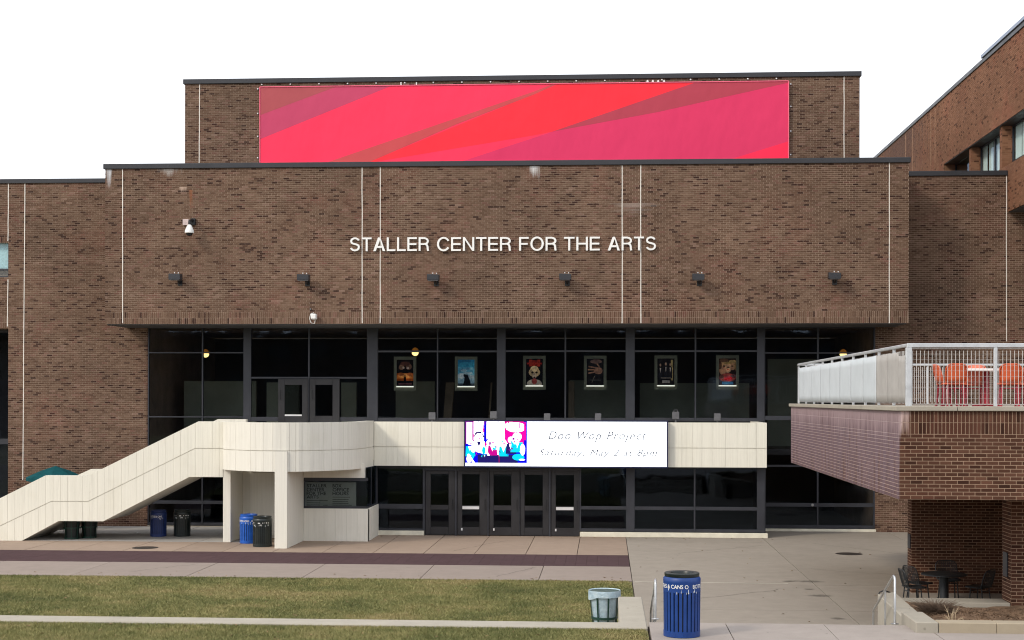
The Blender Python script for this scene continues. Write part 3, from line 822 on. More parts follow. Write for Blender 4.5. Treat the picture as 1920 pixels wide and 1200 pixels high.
m.build('hem', simple('banner_hem', (.85, .13, .22), .6, 0, .05, 2), ban_root)
fm = MB(); fm.lathe([(.03, 0), (.03, .02), (.012, .03)], 8); fm.v = [(a, -c, b) for a, b, c in fm.v]
fme = fm.mesh('fastener'); fme.materials.append(M['plate'])
pts = [(491 + 53.6 * k, 158.6 - 11.5 * (53.6 * k) / 990) for k in range(19)] + [(483.5, y_) for y_ in (167, 213, 256, 296)] + [(1482.5, y_) for y_ in (158, 200, 246, 290)]
for p in pts:
    o = bpy.data.objects.new('fastener', fme); COL.objects.link(o); c = on_y(*p, YP - .012); o.location = (c[0], YP - .012, c[2]); hang(o, ban_root)
m = MB()
for px in (752, 781, 1162, 1191.5):
    c = on_y(px, 158.5, YP - .02); m.box(c[0] - .02, c[0] + .02, YP - .05, YP - .012, c[2] - .09, c[2] + .08)
m.build('bracket', M['white'], ban_root)
for px in (1214, 1224, 1234, 1245):
    c = on_y(px, 155, YP - .02); m = MB(); m.prism_y([(c[0] - .07, c[2] - .06), (c[0] + .07, c[2] - .06), (c[0] + .02, c[2] + .09), (c[0] - .02, c[2] + .09)], YP - .06, YP - .014)
    m.build('hook', M['white'], ban_root)

# ------------------------------------------------------------------ wall letters
sign = thing('building_sign', 'raised white capital letters reading STALLER CENTER FOR THE ARTS on the brick', 'sign', (-4, YF, 8.5))
WORDS = [('STALLER', 657, 805), ('CENTER', 820, 958.5), ('FOR', 973.5, 1044), ('THE', 1057.5, 1125), ('ARTS', 1139.5, 1230)]
# letters drawn as strokes (cap height 1): rectangles, slanted bars and arcs with real thickness
T_ = .126
def bar(p, q_, t=T_):
    (ax, az), (bx, bz) = p, q_; L = math.hypot(bx - ax, bz - az); nx, nz = -(bz - az) / L * t / 2, (bx - ax) / L * t / 2
    return [(ax - nx, az - nz), (bx - nx, bz - nz), (bx + nx, bz + nz), (ax + nx, az + nz)]
def rect(x0, x1, z0, z1): return [(x0, z0), (x1, z0), (x1, z1), (x0, z1)]
def stroke(path, t=T_):
    out = []; n = len(path)
    L, R_ = [], []
    for i in range(n):
        a, b = path[max(0, i - 1)], path[min(n - 1, i + 1)]
        dx_, dz_ = b[0] - a[0], b[1] - a[1]; l = math.hypot(dx_, dz_) or 1
        nx, nz = -dz_ / l * t / 2, dx_ / l * t / 2
        L.append((path[i][0] + nx, path[i][1] + nz)); R_.append((path[i][0] - nx, path[i][1] - nz))
    for i in range(n - 1): out.append([R_[i], R_[i + 1], L[i + 1], L[i]])
    return out
def arc(cx, cz, rx, rz, a0, a1, n=14): return [(cx + rx * math.cos(math.radians(a0 + (a1 - a0) * k / n)), cz + rz * math.sin(math.radians(a0 + (a1 - a0) * k / n))) for k in range(n + 1)]
h = T_ / 2
GL = {
 'T': (.66, [rect(0, .66, 1 - T_, 1), rect(.33 - h, .33 + h, 0, 1 - T_ - .001)]),
 'L': (.58, [rect(0, T_, 0, 1), rect(T_ + .001, .58, 0, T_)]),
 'E': (.64, [rect(0, T_, 0, 1), rect(T_ + .001, .63, 0, T_), rect(T_ + .001, .60, .5 - h, .5 + h), rect(T_ + .001, .63, 1 - T_, 1)]),
 'F': (.60, [rect(0, T_, 0, 1), rect(T_ + .001, .54, .5 - h, .5 + h), rect(T_ + .001, .60, 1 - T_, 1)]),
 'H': (.72, [rect(0, T_, 0, 1), rect(.72 - T_, .72, 0, 1), rect(T_ + .001, .72 - T_ - .001, .5 - h, .5 + h)]),
 'A': (.80, [[(0, 0), (.165, 0), (.46, .84), (.40, 1), (.325, 1)], [(.635, 0), (.80, 0), (.475, 1), (.402, 1), (.462, .838)], rect(.235, .565, .235, .375)]),
 'N': (.72, [rect(0, T_, 0, 1), rect(.72 - T_, .72, 0, 1), [(T_ + .001, .80), (.72 - T_ - .001, 0.0), (.72 - T_ - .001, .2), (T_ + .001, 1)]]),
 'R': (.70, [rect(0, T_, 0, 1), rect(T_ + .001, .40, 1 - T_, 1), rect(T_ + .001, .40, .44, .44 + T_ - .01), stroke(arc(.40, .715, .215, .208, -90, 90)), stroke([(.45, .50), (.565, .42), (.60, .30), (.61, .12), (.635, 0)], T_)]),
 'O': (.84, stroke(arc(.42, .5, .42 - h, .525 - h, 0, 360, 30))),
 'C': (.78, stroke(arc(.42, .5, .42 - h, .525 - h, 32, 328, 26))),
 'S': (.68, stroke(arc(.34, .735, .255, .21, 15, 180, 12)[:-1] + [(.085, .70), (.115, .615), (.22, .555), (.34, .52), (.46, .485), (.565, .43), (.60, .345), (.597, .27)] + arc(.34, .265, .258, .21, 0, -170, 12)[1:])),
}
gap = .115
def flat_glyph(parts_):
    out = []
    for gi, p in enumerate(parts_):
        if isinstance(p[0][0], (int, float)): out.append((gi, p))
        else: out += [(gi, q_) for q_ in p]
    return out
for wd_, p0, p1 in WORDS:
    xa, xb_ = on_y(p0, 458, YF)[0], on_y(p1, 458, YF)[0]
    nat = sum(GL[c][0] for c in wd_) + gap * (len(wd_) - 1); sx = (xb_ - xa) / nat; x = xa
    zb_, zt_ = on_y((p0 + p1) / 2, 471.2 - (p0 - 657) * .0028, YF)[2], on_y((p0 + p1) / 2, 445.6 - (p0 - 657) * .0028, YF)[2]
    for ch in wd_:
        m = MB()
        for gi, pl in flat_glyph(GL[ch][1]):
            pp = [(x + u * sx, zb_ + v * (zt_ - zb_)) for u, v in pl]
            ar = sum(pp[i][0] * pp[(i + 1) % len(pp)][1] - pp[(i + 1) % len(pp)][0] * pp[i][1] for i in range(len(pp)))
            if ar < 0: pp = pp[::-1]
            m.prism_y(pp, YF - .085 - .0016 * gi, YF - .012)
        m.build('letter', M['letter'], sign)
        x += (GL[ch][0] + gap) * sx

# ------------------------------------------------------------------ wall floodlights
fl = thing('wall_floodlight', 'x', 'floodlight', (0, 0, 0), 'floodlights along the brick block')
m = MB(); m.prism_y([(-.20, -.09), (.20, -.09), (.20, .12), (-.20, .14)], -.52, -.20)
m.v = [(x_, y_, z_ + (-.03 if y_ < -.4 and z_ > 0 else 0)) for x_, y_, z_ in m.v]; m.build('housing', M['coping'], fl, .012)
m = MB(); m.box(-.17, .17, -.50, -.24, -.108, -.092); m.build('lens', M['grey_box'], fl)
m = MB(); m.tube([(.06, 0, -.17), (.06, -.14, -.17), (.06, -.24, -.095)], .04, 8); m.box(-.02, .14, -.04, 0, -.26, -.08); m.build('bracket', M['black'], fl)
m = MB(); m.box(.10, .13, -.42, -.39, .125, .16); m.box(-.03, 0, -.42, -.39, .13, .165); m.build('bolt', M['plate'], fl)
FL = [(330, 520, 'floodlight below the white dome camera, at the left end of its row'), (570, 521, 'floodlight on the brick block left of the first letter S'),
      (813, 521, 'floodlight on the brick block below the word CENTER, over the second glazed bay'), (1060, 520, 'floodlight on the brick block below the gap between FOR and THE'),
      (1309, 520, 'floodlight on the brick block right of the last letter S'), (1564, 518, 'floodlight on the brick block at the right end of its row')]
for k, (px, py, lab) in enumerate(FL):
    c = on_y(px, py, YF - .3); loc = (c[0], YF - .005, c[2])
    if k == 0: fl.location = loc; fl['label'] = 'dark ' + lab
    else: copy_thing(fl, loc, 0, 'dark ' + lab)
# security cameras
sc_ = thing('security_camera', 'white dome security camera on a black arm above the leftmost floodlight', 'camera')
m = MB(); m.lathe([(.05, .08), (.09, .02), (.15, -.12), (.155, -.20), (.13, -.21)], 20, 0, -.35); m.build('hood', M['white'], sc_, 0, True)
m = MB(); m.lathe([(.02, -.31), (.08, -.29), (.12, -.22), (.12, -.212)], 16, 0, -.35); m.build('dome', M['black'], sc_, 0, True)
m = MB(); m.tube([(.06, 0, .22), (.05, -.2, .26), (0, -.35, .2), (0, -.35, .08)], .045, 8); m.box(-.02, .13, -.16, 0, .1, .32); m.build('arm', M['black'], sc_)
m = MB(); m.box(-.30, -.10, -.12, 0, .10, .30); m.build('junction_box', simple('pink_grey_box', (.62, .50, .48), .6), sc_)
c = on_y(356, 426, YF - .3); sc_.location = (c[0], YF - .005, c[2])
s2 = thing('security_camera', 'small white camera with looped cable at the foot of the brick block', 'camera')
m = MB(); m.box(-.08, .10, -.32, -.06, -.09, .10); m.build('housing', M['white'], s2, .03)
m = MB(); m.tube([(-.04, 0, .15), (-.14, -.03, .10), (-.17, -.04, -.05), (-.12, -.04, -.2), (0, -.04, -.22), (.03, -.06, -.09)], .012, 6); m.build('cable', M['white'], s2)
m = MB(); m.box(-.16, -.12, -.05, 0, .24, .30); m.box(-.03, .03, -.06, 0, -.04, .04); m.build('bracket', M['grey_box'], s2)
c = on_y(588, 594, YF - .2); s2.location = (c[0], YF - .005, c[2])

# ------------------------------------------------------------------ lobby lamps and posters
for px, py, lab in ((385.5, 664, 'lit round lamp hanging inside the first glazed bay from the stairs'), (778.5, 661, 'lit round lamp hanging above the fiery poster'), (1581, 664, 'lit round lamp hanging inside the glass beside the terrace railing')):
    Y = 53.2; c = on_y(px, py, Y)
    l = thing('pendant_lamp', lab, 'lamp', (c[0], Y, c[2]), 'lobby lamps')
    m = MB(); m.lathe([(.03, -.12), (.09, -.09), (.125, -.02), (.12, .02)], 20, c[0], Y); m.v = [(a, b, d + c[2]) for a, b, d in m.v]; m.build('bulb', M['lamp'], l, 0, True)
    m = MB(); m.lathe([(.12, .022), (.14, .03), (.11, .12), (.05, .17), (.02, .18)], 20, c[0], Y); m.v = [(a, b, d + c[2]) for a, b, d in m.v]; m.build('shade', M['shade'], l, 0, True)  # glowing collar added in place of the orange light above the bulb
def blob(cx, cz, rx, rz, n=14): return [(cx + rx * math.cos(2 * math.pi * k / n), cz + rz * math.sin(2 * math.pi * k / n)) for k in range(n)]
FIG = [(.40, .0), (.60, .0), (.64, .12), (.60, .24), (.55, .27), (.55, .33), (.45, .33), (.45, .27), (.40, .24), (.36, .12)]
POST = []
# each: background bands, then shapes: (polygon, colour) in poster units 0..1
p1 = [(rect(0, 1, 0, 1), (.006, .005, .006)), (rect(0, 1, .22, .50), (.30, .06, .01)), (rect(0, 1, .30, .42), (.62, .18, .035)), (blob(.5, .40, .4, .09), (.75, .30, .08)), (blob(.25, .46, .2, .06), (.35, .10, .03)), (blob(.8, .45, .18, .07), (.40, .11, .03)),
      (blob(.28, .72, .16, .10), (.16, .09, .06)), (blob(.72, .74, .18, .11), (.13, .07, .05)), (blob(.5, .85, .3, .08), (.06, .025, .02)), (blob(.40, .70, .07, .04), (.4, .3, .25)), (blob(.66, .69, .08, .04), (.42, .32, .28)),
      ([(a * .55 + .22, b * .8 + .16) for a, b in FIG], (.004, .003, .003)), (rect(.1, .9, .08, .13), (.12, .05, .06)), (rect(.2, .8, .02, .05), (.05, .03, .03))]
p2 = [(rect(0, 1, 0, 1), (.02, .16, .30)), (rect(0, 1, .72, .90), (.04, .26, .40)), (rect(0, 1, .45, .72), (.10, .36, .50)), (rect(0, 1, .12, .45), (.22, .36, .45)), (blob(.22, .40, .25, .10), (.45, .55, .60)), (blob(.8, .36, .2, .06), (.38, .48, .52)), (rect(0, 1, 0, .12), (.05, .07, .09)),
      ([(.30, .05), (.78, .05), (.74, .22), (.66, .34), (.58, .46), (.46, .47), (.40, .38), (.38, .22)], (.008, .010, .014)), (blob(.42, .42, .08, .06), (.008, .010, .014)), (rect(.25, .75, .93, .97), (.03, .12, .2))]
p3 = [(rect(0, 1, 0, 1), (.006, .006, .008)), (rect(.05, .95, .80, .86), (.28, .02, .015)), (rect(.18, .34, .72, .97), (.30, .03, .02)), (rect(.42, .56, .74, .95), (.26, .02, .015)), (rect(.66, .84, .72, .97), (.32, .03, .02)), (blob(.5, .50, .34, .17), (.50, .36, .20)), (blob(.5, .62, .24, .12), (.58, .44, .26)), (blob(.38, .50, .08, .04), (.015, .012, .01)), (blob(.63, .50, .08, .04), (.015, .012, .01)),
      (blob(.5, .37, .13, .10), (.55, .42, .30)), (blob(.5, .31, .07, .035), (.03, .02, .02)), (blob(.5, .08, .46, .17), (.40, .36, .30)), (blob(.5, .17, .16, .11), (.35, .07, .06))]
p4 = [(rect(0, 1, 0, 1), (.010, .010, .012)), (blob(.55, .9, .35, .08), (.13, .08, .07)), (blob(.68, .56, .26, .13), (.22, .12, .085)), (bar((.60, .66), (.10, .72), .05), (.20, .11, .08)), (bar((.55, .60), (.06, .60), .05), (.21, .115, .08)), (bar((.55, .52), (.10, .47), .05), (.20, .11, .08)), (bar((.75, .70), (.60, .82), .06), (.20, .11, .08)), (bar((.3, .12), (.46, .36), .03), (.14, .12, .10)), (rect(.2, .85, .20, .23), (.05, .05, .05))]
p5 = [(rect(0, 1, 0, 1), (.012, .011, .012)), (rect(.8, .92, .2, .95), (.28, .22, .10))]
for cx_, zz_, s_ in ((.18, .76, .7), (.5, .80, .8), (.76, .78, .7)):
    p5 += [([(cx_ - .16 * s_, zz_ - .5), (cx_ + .16 * s_, zz_ - .5), (cx_ + .15 * s_, zz_ - .10), (cx_ - .15 * s_, zz_ - .10)], (.014, .014, .018)), ([(cx_ - .04, zz_ - .11), (cx_, zz_ - .3), (cx_ + .04, zz_ - .11)], (.42, .38, .34)), (blob(cx_, zz_, .075 * s_, .075 * s_), (.30, .20, .15))]
p5 += [(rect(.2, .8, .27, .30), (.2, .17, .15)), (rect(.28, .72, .10, .20), (.25, .23, .22))]
p6 = [(rect(0, 1, 0, 1), (.02, .012, .012)), (blob(.3, .78, .26, .18), (.45, .26, .13)), (blob(.78, .74, .22, .17), (.40, .22, .12)), (blob(.52, .66, .22, .19), (.52, .30, .18)), (blob(.22, .55, .2, .16), (.42, .22, .13)), (blob(.3, .72, .08, .03), (.04, .02, .015)), (blob(.55, .68, .09, .025), (.04, .02, .015)), (blob(.78, .72, .07, .03), (.04, .02, .015)), (blob(.5, .30, .5, .16), (.30, .06, .05)), (blob(.55, .26, .25, .09), (.62, .02, .03)), (rect(.18, .84, .05, .15), (.05, .22, .42))]
p6 += [(blob(.3, .93, .27, .07), (.10, .05, .03)), (blob(.08, .76, .09, .16), (.08, .04, .025)), (blob(.80, .89, .22, .06), (.30, .20, .09)), (blob(.97, .72, .06, .16), (.22, .14, .06)), (blob(.52, .83, .22, .05), (.34, .22, .08)), (blob(.52, .60, .06, .02), (.35, .06, .05)), (blob(.28, .66, .06, .015), (.25, .07, .05)), (blob(.76, .65, .06, .015), (.25, .06, .05)), (blob(.15, .33, .14, .07), (.12, .05, .04)), (blob(.85, .36, .14, .07), (.14, .05, .05))]
p3 += [(rect(.36, .40, .74, .95), (.22, .02, .015)), (rect(.58, .63, .74, .95), (.25, .02, .015)), (blob(.30, .58, .06, .08), (.36, .26, .15)), (blob(.70, .58, .06, .08), (.36, .26, .15)), (blob(.5, .45, .05, .05), (.44, .33, .22))]
p2 += [(blob(.36, .6, .2, .05), (.30, .48, .56)), (blob(.7, .66, .25, .05), (.14, .36, .48)), (blob(.6, .5, .3, .05), (.30, .45, .52))]
PD = [(759.5, 'film poster of a fiery orange sunset under a dark sky, behind the glass', p1), (874, 'blue film poster with a dark seated pair, behind the glass', p2), (1002, 'black film poster with a pale face under red lettering, behind the glass', p3),
      (1116, 'dark film poster with a reaching hand, behind the glass', p4), (1248.5, 'film poster of dark suited figures, behind the glass', p5), (1364, 'film poster of crowded warm faces over red, behind the glass', p6)]
for k, (px, lab, shp) in enumerate(PD):
    Y = YG + .30; c = on_y(px, 699 + (k < 2) * 1.5 + (k > 3) * -.5, Y)
    r = thing('film_poster', lab, 'poster', (c[0], Y, c[2]), 'film posters in the upper windows')
    W_, H_ = .40, .605
    m = MB(); m.box(c[0] - W_, c[0] + W_, Y + .01, Y + .06, c[2] - H_, c[2] + H_)
    m.box(c[0] - W_, c[0] - .30, Y - .02, Y + .0099, c[2] - H_, c[2] + H_); m.box(c[0] + .30, c[0] + W_, Y - .02, Y + .0099, c[2] - H_, c[2] + H_)
    m.box(c[0] - .299, c[0] + .299, Y - .02, Y + .0099, c[2] + .50, c[2] + H_); m.box(c[0] - .299, c[0] + .299, Y - .02, Y + .0099, c[2] - H_, c[2] - .47); m.build('case', M['case'], r)
    m = MB()
    for j, (pl, col) in enumerate(shp):
        pp = [(c[0] - .298 + min(1, max(0, u)) * .596, Y + .009 - .0004 * j, c[2] - .465 + min(1, max(0, v)) * .96) for u, v in pl]
        ar = sum(pp[i][0] * pp[(i + 1) % len(pp)][2] - pp[(i + 1) % len(pp)][0] * pp[i][2] for i in range(len(pp)))
        m.poly(pp if ar > 0 else pp[::-1], col)
    m.build('print', M['print_p'], r)
    m = MB(); m.box(c[0] - .31, c[0] + .31, Y - .035, Y - .021, c[2] - .485, c[2] - .445); m.build('light_strip', M['strip'], r)
    m = MB(); m.box(c[0] - .20, c[0] - .09, Y - .03, Y - .0205, c[2] - .555, c[2] - .52); m.box(c[0] + .09, c[0] + .20, Y - .03, Y - .0205, c[2] - .555, c[2] - .52); m.build('latch', simple('latch', (.45, .42, .25), .5), r)
# spotlights standing on the vestibule roof
for k, (px, top, wd_) in enumerate(((810.5, 773, .12), (925.5, 771, .12), (1026, 775, .11), (1121.5, 775, .11), (1267, 772, .12), (1345, 775, .115))):
    Y = YG - .5; c = on_y(px, top, Y); zf = 2.88
    lab = ['grey box light on the balcony roof below the fiery poster', 'grey box light on the balcony roof right of the blue poster', 'grey box light on the balcony roof below the pale face poster', 'grey box light on the balcony roof below the reaching hand poster', 'grey capped box light on the balcony roof below the suited figures poster', 'grey box light on the balcony roof below the crowded faces poster'][k]
    r = thing('roof_spotlight', lab, 'spotlight', (c[0], Y, zf), 'box lights along the balcony roof')
    m = MB(); m.box(c[0] - wd_, c[0] + wd_, Y - .08, Y + .08, c[2] - .26, c[2]); m.build('housing', M['grey_box'], r, .015)
    m = MB(); m.tube([(c[0], Y, zf), (c[0], Y, c[2] - .26)], .03, 8); m.build('post', M['grey_box'], r)
    if k == 4:
        m = MB(); m.tube([(c[0] - .06, Y, c[2] + .001), (c[0] - .06, Y, c[2] + .06), (c[0] + .06, Y, c[2] + .06), (c[0] + .06, Y, c[2] + .001)], .016, 6); m.build('yoke', M['grey_box'], r)

# ------------------------------------------------------------------ white concrete staircase and balcony
stair = thing('concrete_staircase', 'white board-marked concrete staircase with a rounded landing and long balcony parapet', 'staircase', (-12, 47, 0))
YS, YPAR, ZPB, ZPT = 46.15, 48.7, 2.36, 3.83
def pl(xz, x):
    for (a, za), (b, zb_) in zip(xz[:-1], xz[1:]):
        if x <= b: return za + (zb_ - za) * (x - a) / (b - a)
    return xz[-1][1]
TOP = [(-21.9, .17), (-18.0, 2.105), (-16.6, 2.105), (-13.0, 3.86), (-12.05, 3.86)]
BOT = [(-21.9, 0.0), (-18.77, 0.0), (-17.56, .645), (-16.1, .645), (-13.29, 2.085), (-12.05, 2.085)]
GRV = [(-21.9, -.7), (-19.49, .47), (-17.8, 1.275), (-16.6, 1.275), (-13.1, 3.0), (-12.05, 3.0)]
poly = BOT + TOP[::-1]
m = MB(); m.prism_y(poly, YS + .03, YS + .25); m.build('stair_parapet', M['conc_core'], stair)
TOP2 = [(a - .45 if -18.5 < a < -16 else a, z_ + (.08 if -18.5 < a < -16 else 0)) for a, z_ in TOP]
m = MB(); m.prism_y(BOT + [(-12.05, 3.9), (-13.0, 3.9), (-16.45, 2.20), (-17.35, 2.20), (-21.9, .17)], YS + 2.35, YS + 2.6); m.build('rear_parapet', M['conc_core'], stair)
ST = [(a, z_ + .28) for a, z_ in BOT[1:]]
m = MB(); m.prism_y(BOT[1:] + ST[::-1], YS + .26, YS + 2.34); m.build('stair_slab', M['conc_core'], stair)
for k in range(11):
    x = -16.1 + k * (2.8 / 11); m = MB(); m.box(x, x + 2.8 / 11 - .002, YS + .26, YS + 2.34, .93 + k * .13, 1.06 + k * .13 + .05); m.build('step', M['conc_core'], stair)
for k in range(8):
    x = -20.2 + k * .33; m = MB(); m.box(x, x + .328, YS + .26, YS + 2.34, pl(BOT, x + .33) + .03, .12 + max(.08 + k * .105, pl(BOT, x + .33) + .15)); m.build('step', M['conc_core'], stair)
# board panels on the stair wall
br = sorted(set([-21.9, -20.6, -19.49, -18.77, -18.0, -17.8, -17.56, -16.6, -16.1, -13.29, -13.1, -13.0, -12.2]))
xs_ = [-21.9]
while xs_[-1] < -12.25: xs_.append(xs_[-1] + random.choice((.24, .24, .245, .30)))
xs_[-1] = -12.2
cuts = sorted(set(round(v, 3) for v in xs_))
for a, b in zip(cuts[:-1], cuts[1:]):
    mids = [a] + [v for v in br if a + .005 < v < b - .005] + [b]
    for lo_, hi_ in ((BOT, GRV), (GRV, TOP)):
        up = hi_ is TOP
        A = a + random.uniform(.0005, .004); B = b - random.uniform(.0005, .004); ms = [A] + mids[1:-1] + [B]
        low = [(v, max(pl(lo_, v) + (.011 if up else 0), pl(BOT, v))) for v in ms]
        top = [(v, min(pl(hi_, v) - (0 if up else .011), pl(TOP, v))) for v in ms]
        keep = [i for i in range(len(ms)) if top[i][1] - low[i][1] > .004]
        if len(keep) < 2: continue
        pp = [low[i] for i in keep] + [top[i] for i in keep][::-1]
        m = MB(); m.prism_y(pp, YS + random.uniform(0, .004), YS + .029); m.build('board_panel', M['conc_y'], stair)
# curved and straight parapet
CP = [(-12.2, 46.12), (-12.05, 45.70), (-11.8, 45.33), (-11.4, 44.98), (-10.94, 44.69), (-10.55, 44.53), (-10.17, 44.45), (-9.75, 44.48), (-9.42, 44.60), (-9.13, 44.78), (-8.86, 45.02), (-8.61, 45.28), (-8.36, 45.56), (-8.16, 45.87), (-8.0, 46.2), (-7.90, 46.58), (-7.84, 47.1), (-7.80, 47.7), (-7.77, 48.2), (-7.75, 48.66)]
def resample(P, steps):
    d = [0]
    for p, q_ in zip(P[:-1], P[1:]): d.append(d[-1] + math.dist(p, q_))
    out = []
    for s_ in steps:
        s_ = min(s_, d[-1])
        for i in range(len(P) - 1):
            if s_ <= d[i + 1] + 1e-9:
                t = (s_ - d[i]) / (d[i + 1] - d[i]); out.append((P[i][0] + (P[i + 1][0] - P[i][0]) * t, P[i][1] + (P[i + 1][1] - P[i][1]) * t)); break
    return out, d[-1]
_, LEN = resample(CP, [0])
def offset(P, d):
    o = []
    for i in range(len(P)):
        a, b = P[max(0, i - 1)], P[min(len(P) - 1, i + 1)]; dx_, dy_ = b[0] - a[0], b[1] - a[1]; l = math.hypot(dx_, dy_)
        o.append((P[i][0] - dy_ / l * d, P[i][1] + dx_ / l * d))
    return o
fine, _ = resample(CP, [LEN * k / 60 for k in range(61)])
inn = offset(fine, .25); out_ = offset(fine, .03)
m = MB()
for i in range(60): m.prism_z([out_[i], out_[i + 1], inn[i + 1], inn[i]], ZPB, ZPT + .03)
m.build('curved_parapet', M['conc_core'], stair)
ss = [0.0]
while ss[-1] < LEN - .3: ss.append(ss[-1] + random.choice((.19, .2, .26, .3)))
ss.append(LEN)
ZG = 2.99
for a, b in zip(ss[:-1], ss[1:]):
    A, B = a + random.uniform(.0005, .005), b - random.uniform(.0005, .004); k = max(1, int((b - a) / .07))
    P, _ = resample(CP, [A + (B - A) * j / k for j in range(k + 1)]); P = offset(P, random.uniform(-.003, .003)); Q = offset(P, .032)
    for z0, z1 in ((ZPB - .01, ZG - .012), (ZG + .012, ZPT + .032)):
        m = MB()
        for j in range(k): m.prism_z([P[j], P[j + 1], Q[j + 1], Q[j]], z0, z1)
        m.build('board_panel', M['conc'], stair)
m = MB(); m.box(-7.75, 5.29, YPAR + .03, YPAR + .28, ZPB, ZPT); m.build('balcony_parapet', M['conc_core'], stair)
x = -7.735
while x < 5.26:
    wd_ = random.choice((.30, .36, .40, .42)); x1 = x + wd_
    if 5.29 - x1 < .25: x1 = 5.29
    for z0, z1 in ((ZPB - .005, ZG - .012), (ZG + .012, ZPT + .004)):
        m = MB(); m.box(x + .0025, x1 - .0025, YPAR - random.uniform(0, .002), YPAR + .029, z0, z1); m.build('board_panel', M['conc_y'], stair)
    x = x1
m = MB(); m.box(5.04, 5.29, YPAR + .281, YG - .02, ZPB, ZPT); m.build('end_parapet', M['conc_core'], stair)
# landing slab and balcony deck
deck = [p for p in inn] + [(-7.7, YG - .02), (-12.2, YG - .02)]
m = MB(); m.prism_z(deck, 2.50, 2.80); m.box(-7.69, 5.03, YPAR + .285, YG - .02, 2.50, 2.80); m.build('deck', M['conc_core'], stair)
# supports
PLX, PRX = on_y(515, 950, 44.43)[0], on_y(538, 950, 44.43)[0]
m = MB(); m.box(-12.2, -11.95, YS + .02, 47.75, 0, 2.36); m.build('end_post', M['conc'], stair, .012)
m = MB(); m.add([(x_, y_, z_) for x_ in (PLX, PRX) for y_, z_ in ((44.425, 0), (44.425, ZG - .012), (44.50, ZG - .012), (44.50, 2.40), (46.95, 2.40), (46.95, 0))], [(0, 1, 2, 3, 4, 5), (11, 10, 9, 8, 7, 6)] + [(i, i + 6, (i + 1) % 6 + 6, (i + 1) % 6) for i in range(6)]); m.build('pillar', M['conc'], stair)
m = MB(); m.box(-11.95, PLX, 47.75, 47.95, 0, 2.5); m.build('recess_wall', M['conc_core'], stair)
m = MB(); m.box(-11.70, PLX - .01, 47.70, 47.749, .08, 2.16); m.build('recess_panel', M['conc'], stair, .01)
# box office
YO = 46.85
bo = thing('box_office', 'white concrete box office booth with a dark corner window under the rounded landing', 'ticket booth', (-8.7, 47.5, 0))
XB0, XB1 = PRX + .004, -7.64
zc, zd = zs(953.5, YO, 620), zs(897, YO, 620)
xw0 = xs(566, YO)
m = MB(); m.box(XB0, XB1, YO + .03, YO + .25, 0, zc - .03); m.box(XB1 - .22, XB1 - .03, YO + .251, YV - .13, 0, zc - .03); m.build('lower_wall', M['conc_core'], bo)
x = XB0
for k in range(6):
    x1 = XB0 + (XB1 - XB0) * (k + 1) / 6; m = MB(); m.box(x + .0015, x1 - .0015, YO, YO + .029, 0, zc); m.build('board_panel', M['conc'], bo); x = x1
for k in range(4):
    y0 = YO + .032 + k * .55; m = MB(); m.box(XB1 - .029, XB1, y0, y0 + .542, 0, zc); m.build('board_panel', M['conc'], bo)
m = MB(); m.box(XB0, XB1 - .12, YO + .02, YO + .25, zd + .02, 2.495); m.build('upper_wall', M['conc'], bo)
m = MB(); m.box(XB0, xw0, YO + .022, YO + .25, zc, zd + .015); m.build('side_jamb', M['conc'], bo)
m = MB(); m.box(xw0, xw0 + .07, YO + .05, YO + .15, zc, zd); m.box(xw0 + .07, XB1 - .02, YO + .05, YO + .15, zd - .08, zd + .015); m.box(xw0 + .07, XB1 - .02, YO + .05, YO + .15, zc - .03, zc + .07)
m.box(XB1 - .10, XB1 - .04, YO + .151, YV - .13, zc - .03, zc + .05); m.box(XB1 - .10, XB1 - .04, YV - .22, YV - .13, zc + .051, 2.36); m.box(XB1 - .10, XB1 - .05, YO + 1.0, YO + 1.04, zc + .051, 2.36)
wf = m.build('window_frame', M['frame'], bo)
m = MB(); m.box(xw0 + .06, XB1 - .03, YO + .09, YO + .10, zc + .06, zd - .07); m.build('pane', M['glass_c'], wf)
m = MB(); m.box(XB1 - .07, XB1 - .06, YO + .11, YV - .2, zc + .04, 2.36); m.build('pane', M['glass'], wf)
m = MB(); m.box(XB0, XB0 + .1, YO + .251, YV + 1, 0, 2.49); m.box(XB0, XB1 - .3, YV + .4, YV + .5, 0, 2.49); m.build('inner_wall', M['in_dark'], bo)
# box office notice
bx0, bx1 = xs(571, YO + .2), xs(668, YO + .2); bz1, bz0 = zs(904, YO + .2, 620), zs(949.5, YO + .2, 620)
nb = thing('box_office_notice', 'grey notice with STALLER CENTER FOR THE ARTS and BOX OFFICE HOURS behind booth glass', 'notice', ((bx0 + bx1) / 2, YO + .2, bz0))
m = MB(); m.box(bx0, bx1, YO + .20, YO + .22, bz0, bz1); m.build('board', simple('grey_notice_board', (.20, .195, .18), .6, 0, .08, 3), nb)
IK = simple('black_print', (.006, .006, .007), .6)
def notice(lines, px0, px1s, pys):
    for t, p1, (a, b) in zip(lines, px1s, pys):
        me = fit_text(text_mesh(t, .3, .001, offset=.006), xs(px0, YO + .2), xs(p1, YO + .2), zs(b, YO + .2, 620), zs(a, YO + .2, 620), YO + .196)
        link_mesh('lettering', me, IK, nb)
notice(['STALLER', 'CENTER', 'FOR THE', 'ARTS'], 575.5, [613, 609, 612, 598], [(907.5, 914), (915, 921.5), (922, 928.5), (929, 935)])
notice(['BOX', 'OFFICE', 'HOURS'], 624, [641, 655, 654], [(907.5, 914), (915, 921.5), (922, 928.5)])
m = MB()
